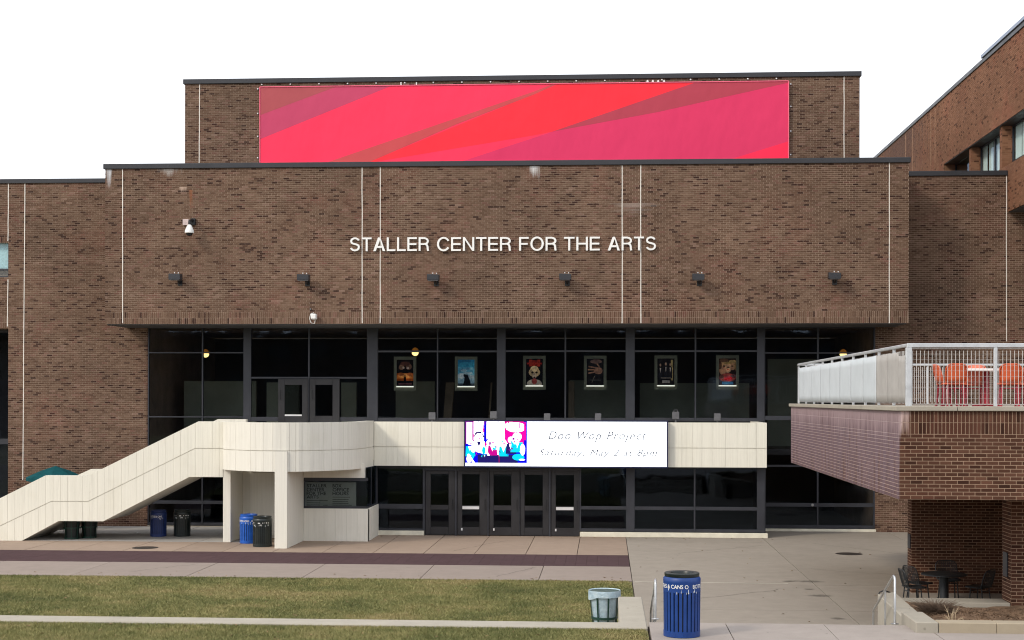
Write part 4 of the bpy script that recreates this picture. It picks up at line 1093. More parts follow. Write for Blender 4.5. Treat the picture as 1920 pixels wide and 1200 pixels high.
for (p0, p1, py) in ((575.5, 615, 938.5), (575.5, 601, 943), (575.5, 600, 947), (606, 615, 947.3), (624, 657, 932), (624, 654, 936.3), (624, 653, 940.5), (624, 654, 943.5), (624, 660, 947)):
    m.box(xs(p0, YO + .2), xs(p1, YO + .2), YO + .196, YO + .1995, zs(py + .5, YO + .2, 620), zs(py - .5, YO + .2, 620))
m.build('small_print', IK, nb)

# ------------------------------------------------------------------ LED screen
YL = YPAR - .22
lx0, lx1 = xs(870, YL, 830), xs(1252.5, YL, 830)
lz1, lz0 = zs(788, YL, 1060), zs(877, YL, 1060)
led = thing('led_screen', 'bright LED message board announcing Doo Wop Project on the white parapet', 'screen', ((lx0 + lx1) / 2, YL, lz0))
m = MB(); m.box(lx0, lx1, YL + .02, YL + .21, lz0, lz1); m.build('cabinet', simple('navy_cabinet', (.010, .013, .05), .4), led, .01)
m = MB(); fr = .045
m.box(lx0, lx1, YL, YL + .0199, lz1 - fr, lz1); m.box(lx0, lx1, YL, YL + .0199, lz0, lz0 + fr); m.box(lx0, lx0 + fr, YL, YL + .0199, lz0 + fr, lz1 - fr); m.box(lx1 - fr, lx1, YL, YL + .0199, lz0 + fr, lz1 - fr)
m.build('bezel', simple('blue_black_bezel', (.012, .014, .06), .35), led)
m = MB(); EY = YL + .018
ex0, ex1, ez0, ez1 = lx0 + fr, lx1 - fr, lz0 + fr, lz1 - fr
m.poly([(ex0, EY, ez0), (ex1, EY, ez0), (ex1, EY, ez1), (ex0, EY, ez1)], (.9, .95, 1.0))
ixl, ixr = ex0, xs(988, YL, 830); izb = zs(868, YL, 930)
_k = [0]
def ip(pts, col):
    _k[0] += 1
    pp = [(ixl + min(1, max(0, u)) * (ixr - ixl), EY - .0002 * _k[0], izb + min(1, max(0, v)) * (ez1 - izb)) for u, v in pts]
    ar = sum(pp[i][0] * pp[(i + 1) % len(pp)][2] - pp[(i + 1) % len(pp)][0] * pp[i][2] for i in range(len(pp)))
    m.poly(pp if ar > 0 else pp[::-1], col)
NAVY, MAG, CY, WH, BLU, PUR = (.006, .004, .06), (.42, .0, .16), (.0, .30, .42), (.95, .95, 1.0), (.0, .0, .34), (.10, .0, .14)
ip(rect(0, 1, 0, 1), MAG)
ip(rect(0, .12, .3, 1), PUR); ip(rect(.02, .11, .42, .98), WH); ip(rect(.135, .30, .45, 1), WH); ip(rect(.30, .345, .40, 1), BLU); ip(rect(.345, .64, .2, 1), WH); ip(rect(.525, .535, .8, 1), NAVY); ip(rect(.636, .645, .7, 1), NAVY)
ip(blob(.82, .86, .17, .12), WH); ip(blob(.74, .90, .1, .09), WH); ip(rect(.95, 1, .2, 1), BLU); ip(rect(.955, .985, .55, .98), MAG)
ip([(0, 0), (1, 0), (1, .42), (.9, .48), (.7, .42), (.3, .4), (.12, .5), (0, .45)], BLU)
ip([(.2, .0), (.85, 0), (.85, .2), (.2, .2)], NAVY); ip(blob(.5, .30, .34, .10), WH); ip(blob(.52, .42, .18, .14), WH)
for (cx_, cz_, s_, c1, c2) in ((.08, .50, .9, WH, CY), (.22, .62, 1.25, WH, WH), (.44, .52, .9, (.9, .8, .9), (.25, .0, .12)), (.62, .50, .9, WH, CY), (.74, .56, .95, WH, NAVY), (.84, .60, 1.2, WH, CY)):
    ip([(cx_ - .09 * s_, cz_ - .34), (cx_ + .09 * s_, cz_ - .34), (cx_ + .075 * s_, cz_ - .10), (cx_ - .075 * s_, cz_ - .10)], c2)
    ip([(cx_ - .035, cz_ - .10), (cx_, cz_ - .24), (cx_ + .035, cz_ - .10)], NAVY if c2 == WH else WH)
    if s_ > 1: ip(blob(cx_, cz_ + .035, .062 * s_, .085 * s_), NAVY if cx_ < .5 else WH)
    ip(blob(cx_, cz_, .052 * s_, .078 * s_), c1); ip(blob(cx_ + .01, cz_ - .03, .02, .012), MAG)
for (u, v, a, b, c_) in ((.10, .2, .05, .12, CY), (.06, .1, .04, .1, WH), (.13, .33, .04, .08, WH), (.30, .30, .03, .09, CY), (.47, .36, .03, .05, CY), (.33, .45, .02, .04, MAG), (.4, .47, .015, .05, PUR), (.86, .14, .10, .08, CY), (.93, .32, .04, .14, WH), (.80, .40, .04, .06, CY), (.7, .45, .015, .04, NAVY), (.92, .08, .05, .02, WH)):
    ip(blob(u, v, a, b), c_)
RI = random.Random(5)
for k in range(70):
    u, v = RI.uniform(.02, .97), RI.uniform(.16, .66)
    ip([(u + RI.uniform(-.03, .03), v + RI.uniform(-.05, .05)) for _ in range(RI.choice((3, 4)))], RI.choice((WH, WH, WH, CY, NAVY, MAG, BLU, PUR)))
for k in range(16):
    u, v = RI.uniform(.0, .97), RI.uniform(.62, .98); ip(rect(u, u + RI.uniform(.006, .02), v, v + RI.uniform(.03, .14)), RI.choice((MAG, PUR, WH, WH)))
ip([(.12, .0), (.16, 0), (.06, .22), (.03, .2)], WH); ip(rect(.545, .553, 0, .19), (.3, 0, .05))
m.build('picture', M['led'], led)
for t, a, b, c_, d in (('Doo Wop Project', 1028, 1212, 809, 829), ('Saturday, May 2 at 8pm', 1011, 1232, 842.5, 858.5)):
    me = fit_text(text_mesh(t, .3, 0, shear=.35, spacing=1.2, offset=.0), xs(a, YL, 830), xs(b, YL, 830), zs(d, YL, 1120), zs(c_, YL, 1120), EY - .003)
    link_mesh('lettering', me, emit_mat('grey_led_text', (.045, .05, .065), 1.0), led)

# ================================================================== TALL BRICK BUILDING ON THE RIGHT
XT = 13.85
tall = thing('lecture_building', 'tall orange-brown brick building with a recessed strip of windows at upper right', 'building', (16, 60, 0))
ZT0, ZT1 = 11.1, 17.0
wy1, wz1 = 61.3, 14.3; wz0 = 12.70
TB = Bricks()
m = MB(); m.box(XT, 30, 38, 82, wz1, ZT1); m.box(XT, 30, 38, 82, ZT0, wz0); m.box(XT, 30, wy1, 82, wz0 - .01, wz1 + .01); m.box(XT + 1.2, 30, 38, wy1, wz0 - .01, wz1 + .01)
m.build('upper_walls', M['mortar_h'], tall)
TB.wall((XT, 82, ZT0), (0, -1, 0), (-1, 0, 0), 40, ZT1 - ZT0, holes=[(82 - wy1, 60, wz0 - ZT0, wz1 - ZT0)])
wx = XT + .45
def pier(pa, pb, xa=.10):
    a = on_x(pa, 290, XT + xa)
    y0 = a[1]; w_ = 0.42 if pb - pa > 18 else .36
    m = MB(); m.box(XT + xa, XT + 1.2, y0, y0 + .3, wz0 - .005, wz1 + .005); m.build('pier', M['mortar_h'], tall)
    TB.wall((XT + xa, y0, wz0), (1, 0, 0), (0, -1, 0), 1.2 - xa, wz1 - wz0); TB.wall((XT + xa, y0 + .3, wz0), (0, -1, 0), (-1, 0, 0), .3, wz1 - wz0)
    return y0
ya, yb = pier(1879, 1900), pier(1821, 1837)
TB.wall((XT + .70, 0, 0), (0, -1, 0), (-1, 0, 0), .3, .1) if False else None
TB.build('brickwork', M['brick_h'], tall)
zn = on_x(1903, 303, wx)[2]
m = MB(); m.box(wx - .05, XT + 1.2, 38, ya - .005, wz0 + .001, zn); m.build('infill', M['mortar_h'], tall)
for (y0, y1, k) in ((40, ya - .01, 4), (ya + .31, yb - .01, 2), (yb + .31, wy1 - .01, 1)):
    wz0_ = wz0; wz0 = zn if k == 4 else wz0_
    m = MB(); m.box(wx, wx + .06, y0, y1, wz0, wz0 + .07); m.box(wx, wx + .06, y0, y1, wz1 - .08, wz1)
    ys_ = [y0 + (y1 - y0) * j / k for j in range(k + 1)]
    for y_ in ys_: m.box(wx - .005, wx + .065, max(y0, y_ - .05), min(y1, y_ + .05), wz0 + .071, wz1 - .081)
    f = m.build('window', M['frame'], tall)
    for a, b in zip(ys_[:-1], ys_[1:]):
        q = MB(); q.box(wx + .02, wx + .03, a + .04, b - .04, wz0 + .06, wz1 - .07); q.build('pane', M['glass_t'], f)
    q = MB(); yy = y0
    while yy < y1 - .2: q.box(wx + .09, wx + .11, yy + .06, min(y1, yy + (.80 if k == 4 else .62)), wz0 + .03, wz1 - .03); yy += .85 if k > 1 else 9
    q.build('blind', simple('pale_green_blind', (.80, .88, .86), .8, 0, .1, 1), f); wz0 = wz0_
m = MB(); m.box(XT - .05, 30, 38, 82, ZT1 + .002, ZT1 + .16); m.build('coping', M['coping'], tall, .01)
m = MB(); m.box(XT - .10, XT + .5, 38, 55, ZT1 + .165, ZT1 + .30); m.build('roof_flashing', M['coping_l'], tall, .01)
m = MB(); m.box(XT + .04, 30, 38.04, 51.6, ZT0 - .03, ZT0 - .004); m.build('soffit', M['soffit'], tall)
m = MB(); m.box(XT + .02, XT + 1.19, 38, wy1 - .01, wz1 - .03, wz1 - .006); m.build('lintel_shade_panel', M['coping'], tall)  # dark panel added to paint the black shade under the lintel
for px in (1838.5,):
    m = MB(); y_ = yb - .012; xx = XT + .10 + .42; m.box(xx, xx + .025, y_, y_ + .02, wz0 + .05, wz1 - .05); m.build('sealant_joint', M['joint'], tall)
m = MB()
for y_, zt_ in ((67.5, 16.9), (69.0, 16.9), (62.9, 16.9), (63.7, 16.9)): m.box(XT - .013, XT + .01, y_ - .02, y_ + .02, wz1 + .3, zt_)
m.build('sealant_joint', simple('tan_sealant', (.42, .26, .17), .9), tall)
# lower part in shadow behind: brick ends under the overhang are the wing's own wall

# ================================================================== BRICK TERRACE ON THE RIGHT
TX0, TY0, TY1, TZ0, TZ1 = 5.17, 26.3, 41.4, 2.84, 4.40
terr = thing('brick_terrace', 'raised red-brown brick terrace on brick piers at the right', 'terrace', (9, 33, 0))
RB = Bricks(.0135)
m = MB(); m.box(TX0, 18, TY0, TY1, TZ0, TZ1); m.build('terrace_wall', M['mortar_t'], terr)
RB.wall((TX0, TY0, TZ0), (1, 0, 0), (0, -1, 0), 6.0, TZ1 - TZ0, soldiers=[(TZ1 - TZ0 - 2 * BX, 2)], keep=lambda cu, cz: cu < 2.21, proud=.005)
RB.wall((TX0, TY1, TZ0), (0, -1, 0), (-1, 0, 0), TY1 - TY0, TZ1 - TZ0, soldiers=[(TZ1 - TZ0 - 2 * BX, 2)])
# piers
PXL = 7.585
m = MB(); m.box(PXL, 12, 28.03, 28.65, 0, TZ0 - .002); m.build('pier', M['mortar_t'], terr); m = MB(); m.box(7.28, 10.6, 35.5, 35.95, -.1, TZ0 - .002); m.build('pier', M['mortar_t'], terr); m = MB(); m.box(9.9, 10.3, 28.66, 35.49, -.1, TZ0 - .002); m.build('side_wall', M['mortar_t'], terr)  # side_wall is unseen, added to stop light leaking in under the terrace
RB.wall((PXL, 28.03, .6), (1, 0, 0), (0, -1, 0), 2.5, TZ0 - .61); RB.wall((PXL, 28.65, .0), (0, -1, 0), (-1, 0, 0), .62, TZ0 - .01)
RB.wall((7.28, 35.5, 0), (1, 0, 0), (0, -1, 0), 3.0, TZ0 - .01); RB.wall((7.28, 35.95, 0), (0, -1, 0), (-1, 0, 0), .45, TZ0 - .01)
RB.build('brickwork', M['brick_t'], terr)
for (x0, x1) in ((TX0 - .07, 6.17), (6.18, 8.1), (8.11, 10.2), (10.21, 14)):
    m = MB(); m.box(x0, x1, TY0 - .07, TY0 + .35, TZ1 + .003, TZ1 + .085); m.build('coping_stone', M['curb'], terr, .008)
y = TY0 + .36
while y < TY1 - .2:
    y1 = min(TY1, y + 1.5); m = MB(); m.box(TX0 - .07, TX0 + .35, y, y1 - .01, TZ1 + .003, TZ1 + .085); m.build('coping_stone', M['curb'], terr, .008); y = y1
m = MB(); m.box(TX0 + .36, 18, TY0 + .36, TY1, TZ1 + .003, TZ1 + .06); m.build('terrace_floor', M['plaza_g'], terr)
for (px, py0, py1, X, Y_) in ((1703.5, 1000, 1026, 7.283, 35.7), (1886, 1035, 1080, PXL, 28.35)):
    a, b = on_x(px, py0, X)[2], on_x(px, py1, X)[2]
    m = MB(); m.box(X - .03, X - .012, Y_ - .14, Y_ + .14, b, a); m.build('access_plate', M['frame'], terr)
# railing
ZR = 5.60; ZF = TZ1 + .087
rail = thing('terrace_railing', 'pale metal railing with wire mesh around the brick terrace', 'railing', (TX0 + .2, TY0 + .2, ZF))
RX, RY = 5.36, 26.40
m = MB(); m.box(RX - .04, 14, RY - .03, RY + .03, ZR - .075, ZR - .002); m.build('top_rail', M['rail_w'], rail, .01)
m = MB(); m.box(RX - .03, RX + .03, RY + .032, TY1 - .06, ZR - .06, ZR - .002); m.build('top_rail', M['rail_w'], rail, .01)
m = MB(); m.box(RX + .05, 14, TY1 - .10, TY1 - .05, ZR - .06, ZR); m.build('top_rail', M['rail_w'], rail, .01)
for (px, w_) in ((1705, .065), (1867, .035)):
    x = xs(px, RY); m = MB(); m.box(x - w_, x + w_ * .6, RY - .04, RY + .04, ZF, ZR - .077); m.build('post', M['rail_w'], rail, .006)
for (x, y_) in ((8.9, RY), (RX, TY1 - .12), (8.9, TY1 - .08), (7.2, TY1 - .08)):
    m = MB(); m.box(x - .025, x + .025, y_ - .025, y_ + .025, ZF, ZR - .077); m.build('post', M['rail_w'], rail, .006)
for k in range(9):
    y_ = RY + 1.35 + k * 1.5
    m = MB(); m.box(RX - .025, RX + .025, y_ - .02, y_ + .02, ZF, ZR - .061); m.build('post', M['rail_w'], rail, .006)
# thin bars: each a part
bm_ = MB(); bm_.tube([(0, 0, ZF + .035), (0, 0, ZR - .13)], .005, 6); bme = bm_.mesh('bar'); bme.materials.append(M['wire'])
x = RX + .065
while x < 9.0:
    o = bpy.data.objects.new('bar', bme); COL.objects.link(o); o.location = (x, RY, 0); hang(o, rail); x += .0682
m = MB()
for z_ in [ZF + .035 + k * .0985 for k in range(11)]: m.tube([(RX, RY + .006, z_), (9, RY + .006, z_)], .0013 if 0 < z_ - ZF - .04 < .95 else .006, 4)
tag(m.build('mesh_wires', M['wire'], rail), kind='stuff')
m = MB(); yy = 27.0
x = RX + .1
while x < 9.5: m.tube([(x, TY1 - .075, ZF + .05), (x, TY1 - .075, ZR - .1)], .008, 4); x += .11
y_ = RY + .12
while y_ < TY1 - .2: m.tube([(RX + .004, y_, ZF + .04), (RX + .004, y_, ZR - .12)], .005, 4); y_ += .12
tag(m.build('mesh_bars', M['wire'], rail), kind='stuff')
# privacy fabric tied inside the side railing
scr = thing('privacy_screen', 'white fabric privacy screens tied along the side of the terrace railing', 'screen', (RX, 33, ZF))
ycuts = [RY + .12, RY + .75, RY + 1.85, RY + 2.95] + [RY + 2.95 + 1.52 * k for k in range(1, 8)] + [TY1 - .5]
ycuts = sorted(v for v in ycuts if v <= TY1 - .4)
for k, (a, b) in enumerate(zip(ycuts[:-1], ycuts[1:])):
    V = []; F_ = []; nu, nv = 14, 6; old = k < 3
    z0, z1 = ZF + .06, ZR - (.13 if k > 0 else .20)
    for i in range(nu + 1):
        for j in range(nv + 1):
            t, s_ = i / nu, j / nv
            sag = -.012 * math.sin(math.pi * t) * (1 if j == nv else 0)
            V.append((RX - .034 + .004 * math.sin(t * 9 + k) * math.sin(s_ * 3.1), a + .003 + (b - a - .006) * t, z0 + (z1 - z0) * s_ + sag))
    for i in range(nu):
        for j in range(nv): F_.append((i * (nv + 1) + j, i * (nv + 1) + j + 1, (i + 1) * (nv + 1) + j + 1, (i + 1) * (nv + 1) + j))
    m = MB(); m.add(V, F_); o = m.build('fabric_panel', M['screen_o'] if old else M['screen'], scr, 0, True)
    sm = o.modifiers.new('cloth_thickness', 'SOLIDIFY'); sm.thickness = .004

# ------------------------------------------------------------------ chairs and tables
def make_chair(name, label, group, shell, leg, mesh_style=False):
    r = thing(name, label, 'chair', (0, 0, 0), group)
    # facing +Y: back at -Y
    def sheet(rows, wfn, th):
        V = []; F_ = []; n = 8
        for (y_, z_, wd_, bow) in rows:
            for k in range(n + 1):
                t = k / n * 2 - 1; V.append((t * wd_, y_ + bow * t * t, z_ + (0 if bow else .0)))
        for i in range(len(rows) - 1):
            for k in range(n): F_.append((i * (n + 1) + k, i * (n + 1) + k + 1, (i + 1) * (n + 1) + k + 1, (i + 1) * (n + 1) + k))
        m = MB(); m.add(V, F_); return m
    m = sheet([(.22, .425, .17, 0), (.20, .445, .215, 0), (.0, .435, .225, 0), (-.16, .43, .22, 0)], None, .02)
    o = m.build('seat', shell, r, 0, True); s = o.modifiers.new('thickness', 'SOLIDIFY'); s.thickness = .018
    brows = [(-.185, .455, .20, .05), (-.215, .55, .215, .06), (-.245, .66, .215, .06), (-.27, .76, .20, .055), (-.278, .79, .175, .045), (-.282, .805, .13, .03)]
    if not mesh_style:
        o = sheet(brows, None, .016).build('backrest', shell, r, 0, True); s = o.modifiers.new('thickness', 'SOLIDIFY'); s.thickness = .016
    else:
        m = MB()
        for k in range(15):
            t = k / 14; z_ = .46 + .33 * t; y_ = -.187 - .09 * t; w_ = .20 if t < .85 else .20 - (t - .85) * .35
            m.tube([(-w_, y_ + .05, z_), (-w_ * .5, y_ + .012, z_), (w_ * .5, y_ + .012, z_), (w_, y_ + .05, z_)], .006, 5)
        for k in range(9):
            u = -.17 + k * .0425; m.tube([(u, -.187 + u * u, .46), (u, -.272 + u * u, .79)], .005, 5)
        m.build('backrest', shell, r)
    m = MB(); P = []
    P += [(-.205, -.12, .44), (-.215, -.155, .50), (-.225, -.185, .62), (-.215, -.22, .74), (-.17, -.245, .80), (-.10, -.265, .815), (.10, -.265, .815), (.17, -.245, .80), (.215, -.22, .74), (.225, -.185, .62), (.215, -.155, .50), (.205, -.12, .44)]
    P += [(.225, .05, .44), (.20, .21, .44), (.12, .235, .425), (-.12, .235, .425), (-.20, .21, .44), (-.225, .05, .44)]
    m.tube(P, .012, 6, closed=True); m.build('rim', shell if not mesh_style else leg, r, 0, True)
    for sx_, sy_ in ((-1, 1), (1, 1), (-1, -1), (1, -1)):
        m = MB()
        m.tube([(sx_ * .15, sy_ * .12, .43), (sx_ * .165, sy_ * .14, .2), (sx_ * .175, sy_ * .16, .02)], .022 if not mesh_style else .013, 8)
        m.tube([(sx_ * .175, sy_ * .16, .02), (sx_ * .185, sy_ * .19, .0)], .026 if not mesh_style else .015, 8)
        m.build('leg', leg, r, 0, True)
    m = MB(); m.tube([(-.155, .125, .36), (.155, .125, .36)], .010, 6); m.tube([(-.155, -.125, .36), (.155, -.125, .36)], .010, 6); m.build('stretcher', leg, r)
    return r
TZ = TZ1 + .062
SCH = (.90, .90, .99)
CG = 'terrace cafe chairs'
o1 = make_chair('cafe_chair', 'orange cafe chair turned away beneath the white terrace table, left of the railing post', CG, M['orange'], M['red_leg'])
YC = 28.4
o1.location = (xs(1789, 28.1), 28.1, TZ); o1.scale = SCH
copy_thing(o1, (xs(1897 - 6, 28.1), 28.1, TZ), math.radians(-4), 'orange cafe chair turned away beneath the terrace table, right of the railing post')
copy_thing(o1, (xs(1775, 28.6), 28.6, TZ), math.radians(-84), 'orange cafe chair seen side on at the left end of the terrace table')
o2 = make_chair('cafe_chair', 'faded salmon cafe chair between the orange chair and the railing post', CG, M['salmon'], M['red_leg'])
o2.location = (xs(1826, 29.1), 29.1, TZ); o2.rotation_euler = (0, 0, math.radians(-3)); o2.scale = SCH
copy_thing(o2, (xs(1931, 28.6), 28.6, TZ), math.radians(4), 'faded salmon cafe chair cut off by the right edge of the view')
tt = thing('terrace_table', 'square white topped table among the orange chairs on the brick terrace', 'table', (xs(1850, 28.9), 28.9, TZ))
tx = xs(1850, 28.9)
m = MB(); m.box(tx - .50, tx + .50, 28.42, 29.40, TZ + .69, TZ + .735); m.build('tabletop', M['table_w'], tt, .008)
m = MB(); m.tube([(tx, 28.9, TZ + .02), (tx, 28.9, TZ + .69)], .05, 10); m.build('column', M['red_leg'], tt)
for k in range(4):
    a = math.pi / 4 + k * math.pi / 2; m = MB(); m.tube([(tx, 28.9, TZ + .05), (tx + .3 * math.cos(a), 28.9 + .3 * math.sin(a), TZ + .02)], .025, 8); m.build('foot', M['red_leg'], tt)
# dark patio set under the terrace
PG = 'black patio chairs under the terrace'
YT = 33.2
ptx = xs(1771, YT)
pt = thing('patio_table', 'round black metal patio table in the shade under the brick terrace', 'table', (ptx, YT, 0))
m = MB(); m.lathe([(.47, .70), (.50, .705), (.50, .725), (.47, .735), (.001, .735)], 32, ptx, YT); m.build('tabletop', M['chair_b'], pt)
m = MB(); m.lathe([(.11, .03), (.10, .06), (.10, .70)], 16, ptx, YT); m.build('column', M['chair_b'], pt, 0, True)
m = MB(); m.lathe([(.26, 0), (.26, .025), (.12, .045)], 20, ptx, YT); m.build('base_plate', M['chair_b'], pt)
b1 = make_chair('patio_chair', 'black mesh patio chair left of the round table, slightly behind its twin', PG, M['chair_b'], M['chair_b'], True)
b1.scale = (1.08, 1.08, 1.06)
b1.location = (xs(1722, 33.6), 33.6, 0); b1.rotation_euler = (0, 0, math.radians(-62))
copy_thing(b1, (xs(1712, 32.9), 32.9, 0), math.radians(-84), 'black mesh patio chair at the left end, its side against the paving')
copy_thing(b1, (xs(1779, 34.4), 34.4, 0), math.radians(180), 'black mesh patio chair behind the round table against the brick')
copy_thing(b1, (xs(1838, 33.0), 33.0, 0), math.radians(48), 'black mesh patio chair right of the round table beside the pier')

# ------------------------------------------------------------------ planter
plan = thing('planter', 'raised concrete planter with bare soil below the brick terrace', 'planter', (7, 26, 0))
m = MB(); m.box(5.055, 5.42, 24.30, 25.5, .5, .972); m.build('corner_block', M['curb'], plan, .015)
m = MB()
for (x0, x1) in ((5.43, 6.35), (6.355, 7.5), (7.505, 9.0), (9.01, 12)): m.box(x0, x1, 24.30, 24.62, .5, .97)
m.build('front_wall', M['curb_y'], plan, .012)
m = MB(); m.prism_z([(5.06, 25.51), (5.42, 25.51), (5.56, 28.66), (5.17, 28.30)], -.1, .90); m.build('side_wall', M['curb'], plan, .012)
m = MB(); m.box(5.57, PXL - .005, 28.04, 28.66, -.1, .79); m.build('rear_wall', M['curb'], plan, .012)
# soil
V = []; F_ = []; nx, ny = 60, 30
for j in range(ny + 1):
    for i in range(nx + 1):
        x, y = 5.40 + 6.5 * i / nx, 24.72 + 3.3 * j / ny
        V.append((x, y, .745 + .035 * math.sin(x * 2.1 + y) + .03 * math.sin(y * 5 + x * 1.3) + random.uniform(-.015, .015) + .02 * (j / ny)))
for j in range(ny):
    for i in range(nx): F_.append((j * (nx + 1) + i, j * (nx + 1) + i + 1, (j + 1) * (nx + 1) + i + 1, (j + 1) * (nx + 1) + i))
V = [(x, y, z_ if not (x < 5.62 and y > 25.5) else min(z_, .88)) for x, y, z_ in V]
m = MB(); m.add(V, F_); m.build('soil', M['soil'], plan, 0, True)
def bush(name, label, cx_, cy_, z0, n, rad, ht, mat, thick=.006, seed=1):
    R2 = random.Random(seed); m = MB()
    for k in range(n):
        a = R2.uniform(0, 2 * math.pi); r0 = R2.uniform(0, .08); r1 = rad * R2.uniform(.3, 1.0); hh = ht * R2.uniform(.4, 1.0)
        p0 = (cx_ + r0 * math.cos(a), cy_ + r0 * math.sin(a), z0 - .03); p1 = (cx_ + r1 * .5 * math.cos(a), cy_ + r1 * .5 * math.sin(a), z0 + hh * .65)
        p2 = (cx_ + r1 * math.cos(a + R2.uniform(-.3, .3)), cy_ + r1 * math.sin(a), z0 + hh)
        m.tube([p0, p1, p2], [thick, thick * .75, thick * .35], 4)
        for q_ in range(2):
            b_ = a + R2.uniform(-1.2, 1.2); m.tube([p1, (p1[0] + .3 * rad * math.cos(b_), p1[1] + .3 * rad * math.sin(b_), p1[2] + hh * R2.uniform(.05, .35))], [thick * .5, thick * .25], 4)
    o = m.build(name, mat); tag(o, label, 'shrub'); return o
c = on_z(1752, 1150, .8); bush('bare_shrub', 'bare brown twiggy shrub in the planter corner', c[0], c[1], .74, 420, .50, .30, M['twig'], .004, 3)
c = on_z(1786, 1162, .84); bush('dead_plant', 'pale dead stems standing near the planter front wall', c[0], c[1], .74, 9, .22, .34, M['twig_p'], .007, 8)
c = on_z(1812, 1163, .84); bush('dead_plant', 'low pale dead tuft right of the taller dead stems in the planter', c[0], c[1], .74, 9, .2, .16, M['twig_p'], .006, 9)
m = MB(); R3 = random.Random(4)
for k in range(1800):
    x, y = R3.uniform(5.6, 8.4), R3.uniform(24.75, 27.3); a = R3.uniform(0, 6.28); l = R3.uniform(.02, .06); z_ = .775 + .035 * math.sin(x * 2.1 + y) + .03 * math.sin(y * 5 + x * 1.3) + .02 * ((y - 24.72) / 3.3)
    dx_, dy_ = math.cos(a) * l, math.sin(a) * l; w_ = .008
    m.add([(x - dx_, y - dy_, z_ - .02), (x + dy_ * w_ / l, y - dx_ * w_ / l, z_ + .01), (x + dx_, y + dy_, z_ + R3.uniform(-.02, .025)), (x - dy_ * w_ / l, y + dx_ * w_ / l, z_)], [(0, 1, 2, 3)])
tag(m.build('mulch', M['soil']), kind='stuff')

# ------------------------------------------------------------------ handrails
hr = thing('handrail', 'steel tube handrail by the planter wall', 'handrail', (4.89, 25.2, .8), 'handrails of the steps')
X = 4.89
t = on_x(1675, 1079, X); y0, zt = 25.2, t[2]
far = on_x(1637.5, 1147, X)
m = MB(); m.tube([(X, y0, .8), (X, y0, zt - .06), (X, y0 + .03, zt - .015), (X, y0 + .10, zt), (X, y0 + .2, zt - .04), (X, far[1] - .05, far[2] + .05), (X, far[1], far[2]), (X, far[1], .05)], .021, 10); m.build('rail_tube', M['steel'], hr, 0, True)
ym = on_x(1660, 1100, X)[1]; tm = (ym - y0 - .15) / (far[1] - y0 - .15); m = MB(); m.tube([(X, ym, .3), (X, ym, zt + (far[2] - zt) * tm - .03)], .017, 8); m.build('mid_post', M['steel'], hr, 0, True)
m = MB(); m.lathe([(.07, .80), (.07, .812), (.03, .82)], 14, X, y0); m.build('flange', M['steel'], hr)
X = .862; y0 = 25.45; t = on_x(1223.5, 1068, X); zt = t[2]; far = on_x(1218, 1137, X)
hr2 = thing('handrail', 'steel tube handrail beside the blue bin at the steps', 'handrail', (X, y0, .8), 'handrails of the steps')
yf = min(far[1], y0 + 2.6)
m = MB(); m.tube([(X, y0, .76), (X, y0, zt - .06), (X, y0 + .03, zt - .015), (X, y0 + .10, zt), (X, y0 + .2, zt - .05), (X, yf - .05, far[2] + .03), (X, yf, far[2] - .02), (X, yf, .05)], .021, 10); m.build('rail_tube', M['steel'], hr2, 0, True)
m = MB(); m.tube([(X, y0 + 1.0, .3), (X, y0 + 1.0, zt - (zt - far[2]) * .45)], .017, 8); m.build('mid_post', M['steel'], hr2, 0, True)
m = MB(); m.lathe([(.07, .80), (.07, .812), (.03, .82)], 14, X, y0); m.build('flange', M['steel'], hr2)

